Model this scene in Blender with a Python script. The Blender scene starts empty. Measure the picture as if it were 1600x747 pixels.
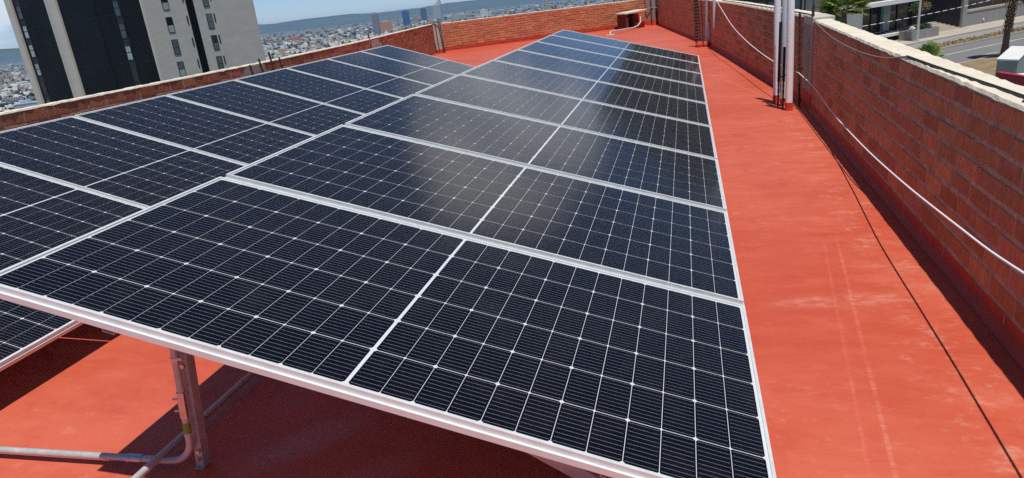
import bpy, bmesh, math, random
from mathutils import Vector, Matrix
R = math.radians
random.seed(7)
scene = bpy.context.scene
col = scene.collection

# ------------------------------------------------------------------ camera
cam_d = bpy.data.cameras.new('camera')
cam = bpy.data.objects.new('camera', cam_d)
col.objects.link(cam)
RX = Vector((0.967745, 0.228917, -0.105200))      # image right
DN = Vector((-0.021304, -0.341716, -0.939562))    # image down
FW = Vector((-0.251030, 0.911497, -0.325817))     # view direction
CAM = Vector((1.98596, -1.39621, 0.59032))
cam.matrix_world = Matrix(((RX.x, -DN.x, -FW.x, CAM.x), (RX.y, -DN.y, -FW.y, CAM.y), (RX.z, -DN.z, -FW.z, CAM.z), (0, 0, 0, 1)))
cam_d.sensor_fit = 'HORIZONTAL'
cam_d.sensor_width = 36.0
cam_d.lens = 1071.606 / 1600 * 36
cam_d.clip_start = 0.05
cam_d.clip_end = 60000
scene.camera = cam

# ------------------------------------------------------------------ sun, sky, exposure
SUN = Vector((0.11, -0.28, 1.0)).normalized()     # towards the sun
sun_el = math.asin(SUN.z)
sun_az = math.atan2(SUN.x, SUN.y)
sl = bpy.data.lights.new('sun', 'SUN')
sl.energy = 4.5
sl.angle = R(0.53)
sl.color = (1.0, 0.955, 0.89)
so = bpy.data.objects.new('sun', sl)
so.rotation_euler = (-SUN).to_track_quat('-Z', 'Y').to_euler()
so.location = (0, 0, 50)
col.objects.link(so)

world = bpy.data.worlds.new('World')
scene.world = world
world.use_nodes = True
wt = world.node_tree
for n in list(wt.nodes):
    wt.nodes.remove(n)


def N(t, kind, **kw):
    n = t.nodes.new(kind)
    for k, v in kw.items():
        setattr(n, k, v)
    return n


def math_node(t, op, a, b=None, c=None, clamp=False):
    n = t.nodes.new('ShaderNodeMath')
    n.operation = op
    n.use_clamp = clamp
    for i, x in enumerate((a, b, c)):
        if x is None:
            continue
        if isinstance(x, (int, float)):
            n.inputs[i].default_value = x
        else:
            t.links.new(x, n.inputs[i])
    return n.outputs[0]


def maprange(t, v, a, b, c=0.0, d=1.0, smooth=True):
    n = t.nodes.new('ShaderNodeMapRange')
    n.interpolation_type = 'SMOOTHSTEP' if smooth else 'LINEAR'
    t.links.new(v, n.inputs['Value'])
    n.inputs['From Min'].default_value = a
    n.inputs['From Max'].default_value = b
    n.inputs['To Min'].default_value = c
    n.inputs['To Max'].default_value = d
    return n.outputs['Result']


def build_sky():
    t = wt
    out = N(t, 'ShaderNodeOutputWorld')
    bg = N(t, 'ShaderNodeBackground')
    bg.inputs['Strength'].default_value = 0.075
    sky = N(t, 'ShaderNodeTexSky', sky_type='NISHITA')
    sky.sun_disc = False
    sky.sun_elevation = sun_el
    sky.sun_rotation = sun_az
    sky.altitude = 1900
    sky.air_density = 1.0
    sky.dust_density = 0.35
    sky.ozone_density = 3.0
    tc = N(t, 'ShaderNodeTexCoord')
    sep = N(t, 'ShaderNodeSeparateXYZ')
    t.links.new(tc.outputs['Generated'], sep.inputs[0])
    den = math_node(t, 'ADD', math_node(t, 'MAXIMUM', sep.outputs['Z'], 0.0), 0.16)
    px = math_node(t, 'DIVIDE', sep.outputs['X'], den)
    py = math_node(t, 'DIVIDE', sep.outputs['Y'], den)
    comb = N(t, 'ShaderNodeCombineXYZ')
    t.links.new(px, comb.inputs[0])
    t.links.new(py, comb.inputs[1])
    nz = N(t, 'ShaderNodeTexNoise')
    nz.inputs['Scale'].default_value = 1.15
    nz.inputs['Detail'].default_value = 9
    nz.inputs['Roughness'].default_value = 0.58
    nz.inputs['Distortion'].default_value = 0.3
    t.links.new(comb.outputs[0], nz.inputs['Vector'])

    def blob(az, el, w):
        d = Vector((math.sin(R(az)) * math.cos(R(el)), math.cos(R(az)) * math.cos(R(el)), math.sin(R(el))))
        dot = N(t, 'ShaderNodeVectorMath', operation='DOT_PRODUCT')
        t.links.new(tc.outputs['Generated'], dot.inputs[0])
        dot.inputs[1].default_value = d
        return maprange(t, dot.outputs['Value'], math.cos(R(w)), math.cos(R(w * 0.25)))
    b = math_node(t, 'ADD', blob(-6.5, 18, 11), math_node(t, 'MULTIPLY', blob(-54, 7, 10), 2.0))
    b = math_node(t, 'ADD', b, math_node(t, 'MULTIPLY', blob(-19, 16, 7), 0.35))
    v = math_node(t, 'MULTIPLY_ADD', b, 0.28, nz.outputs['Fac'])
    m = maprange(t, v, 0.60, 0.84)
    m = math_node(t, 'MULTIPLY', math_node(t, 'MULTIPLY', m, 0.88), maprange(t, sep.outputs['Z'], 0.0, 0.12, 0.45, 1.0))
    mix = N(t, 'ShaderNodeMix', data_type='RGBA')
    t.links.new(m, mix.inputs[0])
    tint = N(t, 'ShaderNodeMix', data_type='RGBA', blend_type='MULTIPLY')
    tint.inputs[0].default_value = 1
    t.links.new(sky.outputs[0], tint.inputs[6])
    tcol = N(t, 'ShaderNodeMix', data_type='RGBA')
    t.links.new(maprange(t, sep.outputs['Z'], 0.0, 0.28), tcol.inputs[0])
    tcol.inputs[6].default_value = (0.94, 1.11, 1.48, 1)
    tcol.inputs[7].default_value = (0.80, 0.93, 1.06, 1)
    t.links.new(tcol.outputs[2], tint.inputs[7])
    t.links.new(tint.outputs[2], mix.inputs[6])
    mix.inputs[7].default_value = (12.2, 12.3, 12.3, 1)
    t.links.new(mix.outputs[2], bg.inputs['Color'])
    t.links.new(bg.outputs[0], out.inputs['Surface'])


build_sky()
vs = scene.view_settings
vs.view_transform = 'Standard'
vs.look = 'None'
vs.exposure = 0.0
vs.gamma = 1.0
vs.use_curve_mapping = False
scene.render.engine = 'CYCLES'
scene.cycles.max_bounces = 6
scene.cycles.diffuse_bounces = 3
scene.cycles.glossy_bounces = 3
scene.cycles.volume_bounces = 0
scene.cycles.use_denoising = False
scene.cycles.volume_step_rate = 4
scene.render.resolution_x = 1024
scene.render.resolution_y = 478

# ------------------------------------------------------------------ helpers
class MB:
    """collects shapes into one mesh"""
    def __init__(self):
        self.v, self.f, self.m, self.c = [], [], [], []
        self.cur = (1, 1, 1)

    def add(self, verts, faces, mat=0, c=None):
        o = len(self.v)
        self.v += [tuple(p) for p in verts]
        for f in faces:
            self.f.append([i + o for i in f])
            self.m.append(mat)
            self.c.append(c or self.cur)

    def box8(self, p, mat=0, c=None):
        self.add(p, [(0, 3, 2, 1), (4, 5, 6, 7), (0, 1, 5, 4), (1, 2, 6, 5), (2, 3, 7, 6), (3, 0, 4, 7)], mat, c)

    def box(self, a, b, mat=0, c=None):
        x0, y0, z0 = a
        x1, y1, z1 = b
        self.box8([(x0, y0, z0), (x1, y0, z0), (x1, y1, z0), (x0, y1, z0), (x0, y0, z1), (x1, y0, z1), (x1, y1, z1), (x0, y1, z1)], mat, c)

    def obox(self, o, u, v, w, mat=0, c=None):
        """box from corner o along three vectors"""
        o, u, v, w = Vector(o), Vector(u), Vector(v), Vector(w)
        self.box8([o, o + u, o + u + v, o + v, o + w, o + u + w, o + u + v + w, o + v + w], mat, c)

    def bar(self, a, b, w, h, up=(0, 0, 1), mat=0, c=None):
        """rectangular bar centred on the line a-b"""
        a, b, up = Vector(a), Vector(b), Vector(up)
        d = (b - a).normalized()
        s = d.cross(up).normalized()
        n = s.cross(d).normalized()
        self.obox(a - s * w / 2 - n * h / 2, s * w, b - a, n * h, mat, c)

    def channel(self, a, b, w, h, t, up=(0, 0, 1), mat=0):
        """open C channel: web and two flanges"""
        a, b, up = Vector(a), Vector(b), Vector(up)
        d = (b - a).normalized()
        s = d.cross(up).normalized()
        n = s.cross(d).normalized()
        L = b - a
        o = a - s * w / 2 - n * h / 2
        self.obox(o, s * w, L, n * t, mat)
        self.obox(o + n * t, s * t, L, n * (h - t), mat)
        self.obox(o + n * t + s * (w - t), s * t, L, n * (h - t), mat)

    def tube(self, pts, r, n=10, mat=0, c=None, caps=True):
        pts = [Vector(p) for p in pts]
        rs = r if isinstance(r, (list, tuple)) else [r] * len(pts)
        rings = []
        prev = None
        for i, p in enumerate(pts):
            d = (pts[min(i + 1, len(pts) - 1)] - pts[max(i - 1, 0)]).normalized()
            if prev is None:
                a = d.cross(Vector((0.13, 0.31, 0.94)))
                if a.length < 1e-3:
                    a = d.cross(Vector((1, 0, 0)))
                a.normalize()
            else:
                a = (prev - d * prev.dot(d)).normalized()
            prev = a
            b2 = d.cross(a)
            rings.append([p + (a * math.cos(2 * math.pi * k / n) + b2 * math.sin(2 * math.pi * k / n)) * rs[i] for k in range(n)])
        vv = [q for g in rings for q in g]
        ff = []
        for i in range(len(pts) - 1):
            for k in range(n):
                k2 = (k + 1) % n
                ff.append((i * n + k, i * n + k2, (i + 1) * n + k2, (i + 1) * n + k))
        if caps:
            ff.append(tuple(range(n - 1, -1, -1)))
            ff.append(tuple((len(pts) - 1) * n + k for k in range(n)))
        self.add(vv, ff, mat, c)

    def build(self, name, mats, parent=None, smooth=False, loc=None):
        me = bpy.data.meshes.new(name)
        me.from_pydata(self.v, [], self.f)
        mats = mats if isinstance(mats, (list, tuple)) else [mats]
        for m in mats:
            me.materials.append(m)
        me.polygons.foreach_set('material_index', self.m)
        if any(c != (1, 1, 1) for c in self.c):
            at = me.color_attributes.new('Tint', 'FLOAT_COLOR', 'CORNER')
            buf = []
            for p, c in zip(self.f, self.c):
                buf += [c[0], c[1], c[2], 1.0] * len(p)
            at.data.foreach_set('color', buf)
        if smooth:
            me.polygons.foreach_set('use_smooth', [True] * len(me.polygons))
            me.set_sharp_from_angle(angle=R(48))
        me.update()
        o = bpy.data.objects.new(name, me)
        col.objects.link(o)
        if parent:
            o.parent = parent
        if loc is not None:
            o.location = loc
        return o


def tag(o, label=None, cat=None, group=None, kind=None):
    if label:
        o['label'] = label
    if cat:
        o['category'] = cat
    if group:
        o['group'] = group
    if kind:
        o['kind'] = kind
    return o


def thing(name, label, cat, loc=(0, 0, 0), group=None):
    o = bpy.data.objects.new(name, None)
    o.location = loc
    o.empty_display_size = 0.2
    col.objects.link(o)
    return tag(o, label, cat, group, 'thing')


def structure(o):
    o['kind'] = 'structure'
    return o


def copy_tree(o, parent=None):
    c = o.copy()
    col.objects.link(c)
    if parent:
        c.parent = parent
    for ch in list(o.children):
        copy_tree(ch, c)
    return c


# ------------------------------------------------------------------ materials
def principled(name, base, rough=0.5, metal=0.0, spec=0.5):
    m = bpy.data.materials.new(name)
    m.use_nodes = True
    b = m.node_tree.nodes['Principled BSDF']
    b.inputs['Base Color'].default_value = (*base, 1)
    b.inputs['Roughness'].default_value = rough
    b.inputs['Metallic'].default_value = metal
    b.inputs['Specular IOR Level'].default_value = spec
    return m, m.node_tree, b


def varied(name, base, rough=0.6, metal=0.0, spec=0.4, amount=0.18, scale=6.0, bump=0.0, bump_scale=60.0, bump_dist=0.003, stretch=(1, 1, 1), tint=False, coord='Object', rvar=0.1):
    """plain surface with uneven tone, a little roughness change and optional bump"""
    m, t, b = principled(name, base, rough, metal, spec)
    tc = N(t, 'ShaderNodeTexCoord')
    mp = N(t, 'ShaderNodeMapping')
    mp.inputs['Scale'].default_value = stretch
    t.links.new(tc.outputs[coord], mp.inputs['Vector'])
    nz = N(t, 'ShaderNodeTexNoise')
    nz.inputs['Scale'].default_value = scale
    nz.inputs['Detail'].default_value = 7
    nz.inputs['Roughness'].default_value = 0.62
    t.links.new(mp.outputs[0], nz.inputs['Vector'])
    k = maprange(t, nz.outputs['Fac'], 0.25, 0.75, 1 - amount, 1 + amount, False)
    mul = N(t, 'ShaderNodeVectorMath', operation='SCALE')
    t.links.new(k, mul.inputs['Scale'])
    if tint:
        at = N(t, 'ShaderNodeVertexColor', layer_name='Tint')
        mm = N(t, 'ShaderNodeMix', data_type='RGBA', blend_type='MULTIPLY')
        mm.inputs[0].default_value = 1
        mm.inputs[6].default_value = (*base, 1)
        t.links.new(at.outputs['Color'], mm.inputs[7])
        t.links.new(mm.outputs[2], mul.inputs[0])
    else:
        mul.inputs[0].default_value = base
    t.links.new(mul.outputs[0], b.inputs['Base Color'])
    t.links.new(maprange(t, nz.outputs['Fac'], 0.3, 0.7, max(0.02, rough - rvar), min(1, rough + rvar), False), b.inputs['Roughness'])
    if bump:
        n2 = N(t, 'ShaderNodeTexNoise')
        n2.inputs['Scale'].default_value = bump_scale
        n2.inputs['Detail'].default_value = 6
        t.links.new(mp.outputs[0], n2.inputs['Vector'])
        bp = N(t, 'ShaderNodeBump')
        bp.inputs['Strength'].default_value = bump
        bp.inputs['Distance'].default_value = bump_dist
        t.links.new(n2.outputs['Fac'], bp.inputs['Height'])
        t.links.new(bp.outputs[0], b.inputs['Normal'])
    return m


def floor_material():
    m, t, b = principled('red_roof_paint', (0.60, 0.105, 0.062), 0.5, 0, 0.3)
    tc = N(t, 'ShaderNodeTexCoord')
    sep = N(t, 'ShaderNodeSeparateXYZ')
    t.links.new(tc.outputs['Object'], sep.inputs[0])
    X, Y = sep.outputs['X'], sep.outputs['Y']

    def noise(scale, detail=6, stretch=(1, 1, 1), rot=0.0, rough=0.6):
        mp = N(t, 'ShaderNodeMapping')
        mp.inputs['Scale'].default_value = stretch
        mp.inputs['Rotation'].default_value = (0, 0, rot)
        t.links.new(tc.outputs['Object'], mp.inputs['Vector'])
        n = N(t, 'ShaderNodeTexNoise')
        n.inputs['Scale'].default_value = scale
        n.inputs['Detail'].default_value = detail
        n.inputs['Roughness'].default_value = rough
        t.links.new(mp.outputs[0], n.inputs['Vector'])
        return n.outputs['Fac']

    def mixc(f, a, c2):
        mx = N(t, 'ShaderNodeMix', data_type='RGBA')
        t.links.new(f, mx.inputs[0])
        if isinstance(a, tuple):
            mx.inputs[6].default_value = (*a, 1)
        else:
            t.links.new(a, mx.inputs[6])
        mx.inputs[7].default_value = (*c2, 1)
        return mx.outputs[2]
    big = noise(0.55, 5)
    streak = noise(3.4, 9, (1.0, 3.2, 1.0), 0.25, 0.74)
    fine = noise(26, 6, (1.0, 4.0, 1.0), -0.2, 0.7)
    speck = noise(70, 3)
    c = mixc(maprange(t, big, 0.35, 0.68), (0.490, 0.082, 0.042), (0.555, 0.118, 0.066))
    c = mixc(math_node(t, 'MULTIPLY', maprange(t, streak, 0.48, 0.75), 0.32), c, (0.58, 0.145, 0.088))
    c = mixc(math_node(t, 'MULTIPLY', maprange(t, streak, 0.50, 0.26), 0.42), c, (0.43, 0.055, 0.026))
    c = mixc(math_node(t, 'MULTIPLY', maprange(t, fine, 0.58, 0.74), 0.55), c, (0.60, 0.20, 0.135))
    # worn, paler scuffed patches
    worn = noise(1.5, 10, (1.0, 1.5, 1.0), 0.35, 0.78)
    c = mixc(math_node(t, 'MULTIPLY', maprange(t, worn, 0.57, 0.74), 0.5), c, (0.60, 0.225, 0.155))
    scuff = noise(9.0, 10, (1.0, 1.5, 1.0), -0.5, 0.80)
    patch = noise(0.9, 3)
    c = mixc(math_node(t, 'MULTIPLY', math_node(t, 'MULTIPLY', maprange(t, scuff, 0.55, 0.66), maprange(t, patch, 0.46, 0.62)), 0.38), c, (0.62, 0.27, 0.19))
    mid = noise(1.9, 7, (1.0, 1.3, 1.0), 1.3, 0.7)
    c = mixc(math_node(t, 'MULTIPLY', maprange(t, mid, 0.50, 0.66), 0.38), c, (0.46, 0.070, 0.040))
    c = mixc(math_node(t, 'MULTIPLY', maprange(t, mid, 0.46, 0.32), 0.38), c, (0.60, 0.150, 0.098))
    dark = noise(2.4, 9, (1.6, 1.0, 1.0), 0.9, 0.72)
    c = mixc(math_node(t, 'MULTIPLY', maprange(t, dark, 0.58, 0.72), 0.45), c, (0.40, 0.052, 0.026))
    # sandy residue along the foot of the right wall
    wd = math_node(t, 'SUBTRACT', math_node(t, 'MULTIPLY_ADD', Y, -0.02, X), 3.139)
    strip_ = math_node(t, 'MULTIPLY', maprange(t, wd, -0.46, -0.24), maprange(t, wd, 0.0, -0.14))
    c = mixc(math_node(t, 'MULTIPLY', math_node(t, 'MULTIPLY', strip_, maprange(t, scuff, 0.50, 0.64)), 0.38), c, (0.60, 0.30, 0.215))
    # a rubbed pale smear across the walkway
    sy_ = math_node(t, 'ABSOLUTE', math_node(t, 'SUBTRACT', math_node(t, 'MULTIPLY_ADD', X, -0.10, Y), 1.42))
    sm = math_node(t, 'MULTIPLY', maprange(t, sy_, 0.10, 0.01), math_node(t, 'MULTIPLY', maprange(t, X, 2.25, 2.5), maprange(t, X, 3.0, 2.7)))
    c = mixc(math_node(t, 'MULTIPLY', math_node(t, 'MULTIPLY', sm, maprange(t, scuff, 0.40, 0.64)), 0.55), c, (0.62, 0.29, 0.21))
    # two long dragged lines and a rubbed patch in the paint
    for x0, sl_, w, y0, y1, k in ((2.555, 0.108, 0.011, -0.5, 2.6, 0.50), (2.485, 0.108, 0.009, 0.1, 2.6, 0.26), (4.62, -0.222, 0.03, 7.6, 10.6, 0.42)):
        xx = math_node(t, 'MULTIPLY_ADD', Y, -sl_, X)
        d = math_node(t, 'ABSOLUTE', math_node(t, 'SUBTRACT', xx, x0 - sl_ * 0.45 if sl_ > 0 else x0))
        band = maprange(t, d, w, w * 0.3)
        g = math_node(t, 'MULTIPLY', maprange(t, Y, y0, y0 + 0.3), maprange(t, Y, y1, y1 - 0.3))
        f = math_node(t, 'MULTIPLY', math_node(t, 'MULTIPLY', band, g), math_node(t, 'MULTIPLY', maprange(t, fine, 0.40, 0.60, 0.1, 1.0), maprange(t, scuff, 0.40, 0.60, 0.1, k)))
        c = mixc(f, c, (0.69, 0.27, 0.20))
    # dusty scuff under the front panel, with pale gloss painted into the colour
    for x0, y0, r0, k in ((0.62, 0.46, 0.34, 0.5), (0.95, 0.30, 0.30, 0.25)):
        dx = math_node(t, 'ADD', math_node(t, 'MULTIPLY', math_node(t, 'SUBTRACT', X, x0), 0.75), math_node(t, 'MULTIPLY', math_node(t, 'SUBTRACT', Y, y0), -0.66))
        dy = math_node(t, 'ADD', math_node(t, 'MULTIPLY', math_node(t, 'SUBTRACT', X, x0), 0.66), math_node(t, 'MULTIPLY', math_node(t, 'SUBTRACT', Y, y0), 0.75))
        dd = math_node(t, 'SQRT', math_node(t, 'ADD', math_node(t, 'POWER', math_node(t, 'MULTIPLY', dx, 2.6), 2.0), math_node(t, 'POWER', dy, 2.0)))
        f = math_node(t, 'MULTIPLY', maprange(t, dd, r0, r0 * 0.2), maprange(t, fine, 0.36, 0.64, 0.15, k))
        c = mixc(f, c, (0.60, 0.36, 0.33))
    # dirt specks
    c = mixc(math_node(t, 'MULTIPLY', maprange(t, speck, 0.73, 0.79), 0.7), c, (0.20, 0.05, 0.04))
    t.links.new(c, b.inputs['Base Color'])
    t.links.new(maprange(t, streak, 0.3, 0.75, 0.34, 0.66), b.inputs['Roughness'])
    bp = N(t, 'ShaderNodeBump')
    bp.inputs['Strength'].default_value = 0.35
    bp.inputs['Distance'].default_value = 0.004
    h = math_node(t, 'ADD', math_node(t, 'MULTIPLY', fine, 0.7), math_node(t, 'MULTIPLY', streak, 1.6))
    t.links.new(h, bp.inputs['Height'])
    t.links.new(bp.outputs[0], b.inputs['Normal'])
    return m


def brick_material(name, base, smear, k):
    """fired brick: each brick its own tone, vertical extrusion streaks, lime and mortar smears"""
    m, t, b = principled(name, base, 0.9, 0, 0.05)
    tc = N(t, 'ShaderNodeTexCoord')

    def noise(scale, detail, stretch, rough=0.65):
        mp = N(t, 'ShaderNodeMapping')
        mp.inputs['Scale'].default_value = stretch
        t.links.new(tc.outputs['Object'], mp.inputs['Vector'])
        n = N(t, 'ShaderNodeTexNoise')
        n.inputs['Scale'].default_value = scale
        n.inputs['Detail'].default_value = detail
        n.inputs['Roughness'].default_value = rough
        t.links.new(mp.outputs[0], n.inputs['Vector'])
        return n.outputs['Fac']
    at = N(t, 'ShaderNodeVertexColor', layer_name='Tint')
    mm = N(t, 'ShaderNodeMix', data_type='RGBA', blend_type='MULTIPLY')
    mm.inputs[0].default_value = 1
    mm.inputs[6].default_value = (*base, 1)
    t.links.new(at.outputs['Color'], mm.inputs[7])
    rib = noise(30, 7, (1, 1, 0.45), 0.72)
    sc = N(t, 'ShaderNodeVectorMath', operation='SCALE')
    t.links.new(mm.outputs[2], sc.inputs[0])
    t.links.new(maprange(t, rib, 0.25, 0.75, 0.70, 1.30, False), sc.inputs['Scale'])
    sm = noise(6.5, 10, (1, 1, 1.8), 0.72)
    mx = N(t, 'ShaderNodeMix', data_type='RGBA')
    t.links.new(math_node(t, 'MULTIPLY', maprange(t, sm, 0.55, 0.72), k), mx.inputs[0])
    t.links.new(sc.outputs[0], mx.inputs[6])
    mx.inputs[7].default_value = (*smear, 1)
    drip = noise(24, 6, (1, 1, 0.14), 0.6)
    m3 = N(t, 'ShaderNodeMix', data_type='RGBA')
    t.links.new(math_node(t, 'MULTIPLY', maprange(t, drip, 0.64, 0.76), k * 0.7), m3.inputs[0])
    t.links.new(mx.outputs[2], m3.inputs[6])
    m3.inputs[7].default_value = (*smear, 1)
    pit = noise(75, 4, (1, 1, 1))
    t.links.new(m3.outputs[2], b.inputs['Base Color'])
    bp = N(t, 'ShaderNodeBump')
    bp.inputs['Strength'].default_value = 0.6
    bp.inputs['Distance'].default_value = 0.005
    t.links.new(math_node(t, 'ADD', math_node(t, 'MULTIPLY', rib, 0.8), pit), bp.inputs['Height'])
    t.links.new(bp.outputs[0], b.inputs['Normal'])
    return m


def glass_coated(name, base, rough=0.4, spec=0.2, metal=0.0):
    """a layer seen through the textured cover glass of a solar panel"""
    m, t, b = principled(name, base, rough, metal, spec)
    tc = N(t, 'ShaderNodeTexCoord')
    n2 = N(t, 'ShaderNodeTexNoise')
    n2.inputs['Scale'].default_value = 420
    n2.inputs['Detail'].default_value = 2
    t.links.new(tc.outputs['Object'], n2.inputs['Vector'])
    n3 = N(t, 'ShaderNodeTexNoise')
    n3.inputs['Scale'].default_value = 2.2
    n3.inputs['Detail'].default_value = 3
    t.links.new(tc.outputs['Object'], n3.inputs['Vector'])
    h = math_node(t, 'ADD', n2.outputs['Fac'], math_node(t, 'MULTIPLY', n3.outputs['Fac'], 6.0))
    bp = N(t, 'ShaderNodeBump')
    bp.inputs['Strength'].default_value = 0.10
    bp.inputs['Distance'].default_value = 0.0009
    t.links.new(h, bp.inputs['Height'])
    n4 = N(t, 'ShaderNodeTexNoise')
    n4.inputs['Scale'].default_value = 5.5
    n4.inputs['Detail'].default_value = 9
    n4.inputs['Roughness'].default_value = 0.72
    gl = N(t, 'ShaderNodeNewGeometry')
    t.links.new(gl.outputs['Position'], n4.inputs['Vector'])
    dust = N(t, 'ShaderNodeMix', data_type='RGBA')
    t.links.new(maprange(t, n4.outputs['Fac'], 0.46, 0.82, 0.0, 0.03), dust.inputs[0])
    dust.inputs[6].default_value = (*base, 1)
    dust.inputs[7].default_value = (0.30, 0.27, 0.24, 1)
    t.links.new(dust.outputs[2], b.inputs['Base Color'])
    t.links.new(maprange(t, n4.outputs['Fac'], 0.35, 0.7, 0.07, 0.12), b.inputs['Coat Roughness'])
    b.inputs['Coat Weight'].default_value = 1.0
    b.inputs['Coat IOR'].default_value = 1.345
    t.links.new(bp.outputs[0], b.inputs['Coat Normal'])
    return m


M = {}
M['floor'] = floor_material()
M['cell'] = glass_coated('solar_cell', (0.0030, 0.0032, 0.0068), 0.5, 0.0)
M['backsheet'] = glass_coated('white_backsheet', (0.62, 0.64, 0.66), 0.5)
M['busbar'] = glass_coated('cell_wire', (0.55, 0.54, 0.55), 0.35, 0.5, 0.3)
M['alu'] = varied('anodised_aluminium', (0.70, 0.735, 0.73), 0.45, 0.25, 0.5, 0.06, 14, 0.05, 220, 0.0006, (1, 1, 1))
M['galv'] = varied('galvanised_steel', (0.50, 0.515, 0.52), 0.45, 0.3, 0.5, 0.16, 26, 0.05, 150, 0.0006)
M['strap'] = varied('zinc_strap', (0.62, 0.63, 0.65), 0.30, 0.9, 0.5, 0.15, 40)
M['tape'] = varied('green_tag', (0.20, 0.32, 0.05), 0.6)
M['pvc'] = varied('white_pvc', (0.86, 0.865, 0.86), 0.7, 0, 0.2, 0.05, 9, 0.03, 30, 0.001)
M['pvc_grey'] = varied('pale_grey_pvc', (0.56, 0.63, 0.65), 0.35, 0, 0.5, 0.06, 9)
M['redpaint'] = varied('red_paint', (0.50, 0.075, 0.045), 0.65, 0, 0.15, 0.2, 9, 0.3, 35, 0.004)
M['brick_r'] = brick_material('fired_brick_red', (0.50, 0.205, 0.108), (0.44, 0.31, 0.22), 0.65)
M['brick_o'] = brick_material('fired_brick_orange', (0.56, 0.215, 0.115), (0.42, 0.24, 0.15), 0.3)
M['mortar'] = varied('grey_mortar', (0.45, 0.33, 0.235), 0.95, 0, 0.0, 0.38, 14, 0.9, 70, 0.008)
M['mortar_o'] = varied('stained_mortar', (0.15, 0.07, 0.05), 0.95, 0, 0.2, 0.3, 12, 0.9, 60, 0.008)
M['coping'] = varied('sand_mortar_cap', (0.66, 0.595, 0.475), 0.95, 0, 0.2, 0.14, 9, 0.8, 90, 0.004)
M['brick_dark'] = varied('dark_brown_brick', (0.13, 0.045, 0.03), 0.9, 0, 0.1, 0.3, 8, 0.4, 40, 0.004)  # dark brown brick for the piers of the slab stand
M['concrete'] = varied('grey_concrete', (0.38, 0.325, 0.28), 0.92, 0, 0.1, 0.22, 5, 0.5, 50, 0.004, (1, 1, 0.4))
M['concrete_pale'] = varied('pale_concrete', (0.50, 0.46, 0.40), 0.92, 0, 0.25, 0.2, 5, 0.5, 50, 0.004)
M['rust'] = varied('rusty_steel', (0.085, 0.048, 0.035), 0.8, 0.3, 0.4, 0.4, 60)
M['black'] = varied('black_cable_sheath', (0.012, 0.012, 0.013), 0.5, 0, 0.4, 0.2, 30)
M['white_cable'] = varied('white_cable_sheath', (0.78, 0.79, 0.84), 0.45, 0, 0.4, 0.05, 30)
M['wire'] = varied('grey_wire', (0.26, 0.22, 0.21), 0.5, 0.4, 0.4, 0.1, 30)
M['leaf_dirt'] = varied('dry_twig', (0.03, 0.018, 0.012), 0.9)

# ------------------------------------------------------------------ roof
ZG = -0.84
RIGHT = [(3.075, -3.2), (3.269, 6.50)]
RIGHT2 = [(3.262, 7.10), (2.85, 11.86), (2.53, 15.3), (0.93, 26.95)]
FAR = [(0.93, 26.95), (-6.35, 21.9)]
LEFT = [(-3.52, -3.2), (-3.70, 3.31), (-3.88, 7.75), (-4.38, 11.6), (-6.35, 21.9)]

mb = MB()
ring = [(3.30, -3.4), (3.40, 6.85), (2.95, 11.9), (2.65, 15.4), (1.0, 27.15), (-6.5, 22.0), (-4.5, 11.6), (-4.0, 7.75), (-3.8, 3.3), (-3.62, -3.4)]
top = [(x, y, ZG) for x, y in ring]
bot = [(x, y, ZG - 0.22) for x, y in ring]
n_ = len(ring)
mb.add(top + bot, [tuple(range(n_)), tuple(range(2 * n_ - 1, n_ - 1, -1))] + [(i + n_, (i + 1) % n_ + n_, (i + 1) % n_, i) for i in range(n_)])
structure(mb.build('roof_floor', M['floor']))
mb = MB()
top = [(x * 0.998, y, ZG - 0.225) for x, y in ring]
bot = [(x * 0.998, y, -13.0) for x, y in ring]
mb.add(top + bot, [(i + n_, (i + 1) % n_ + n_, (i + 1) % n_, i) for i in range(n_)])
structure(mb.build('building_body', M['concrete']))


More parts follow.
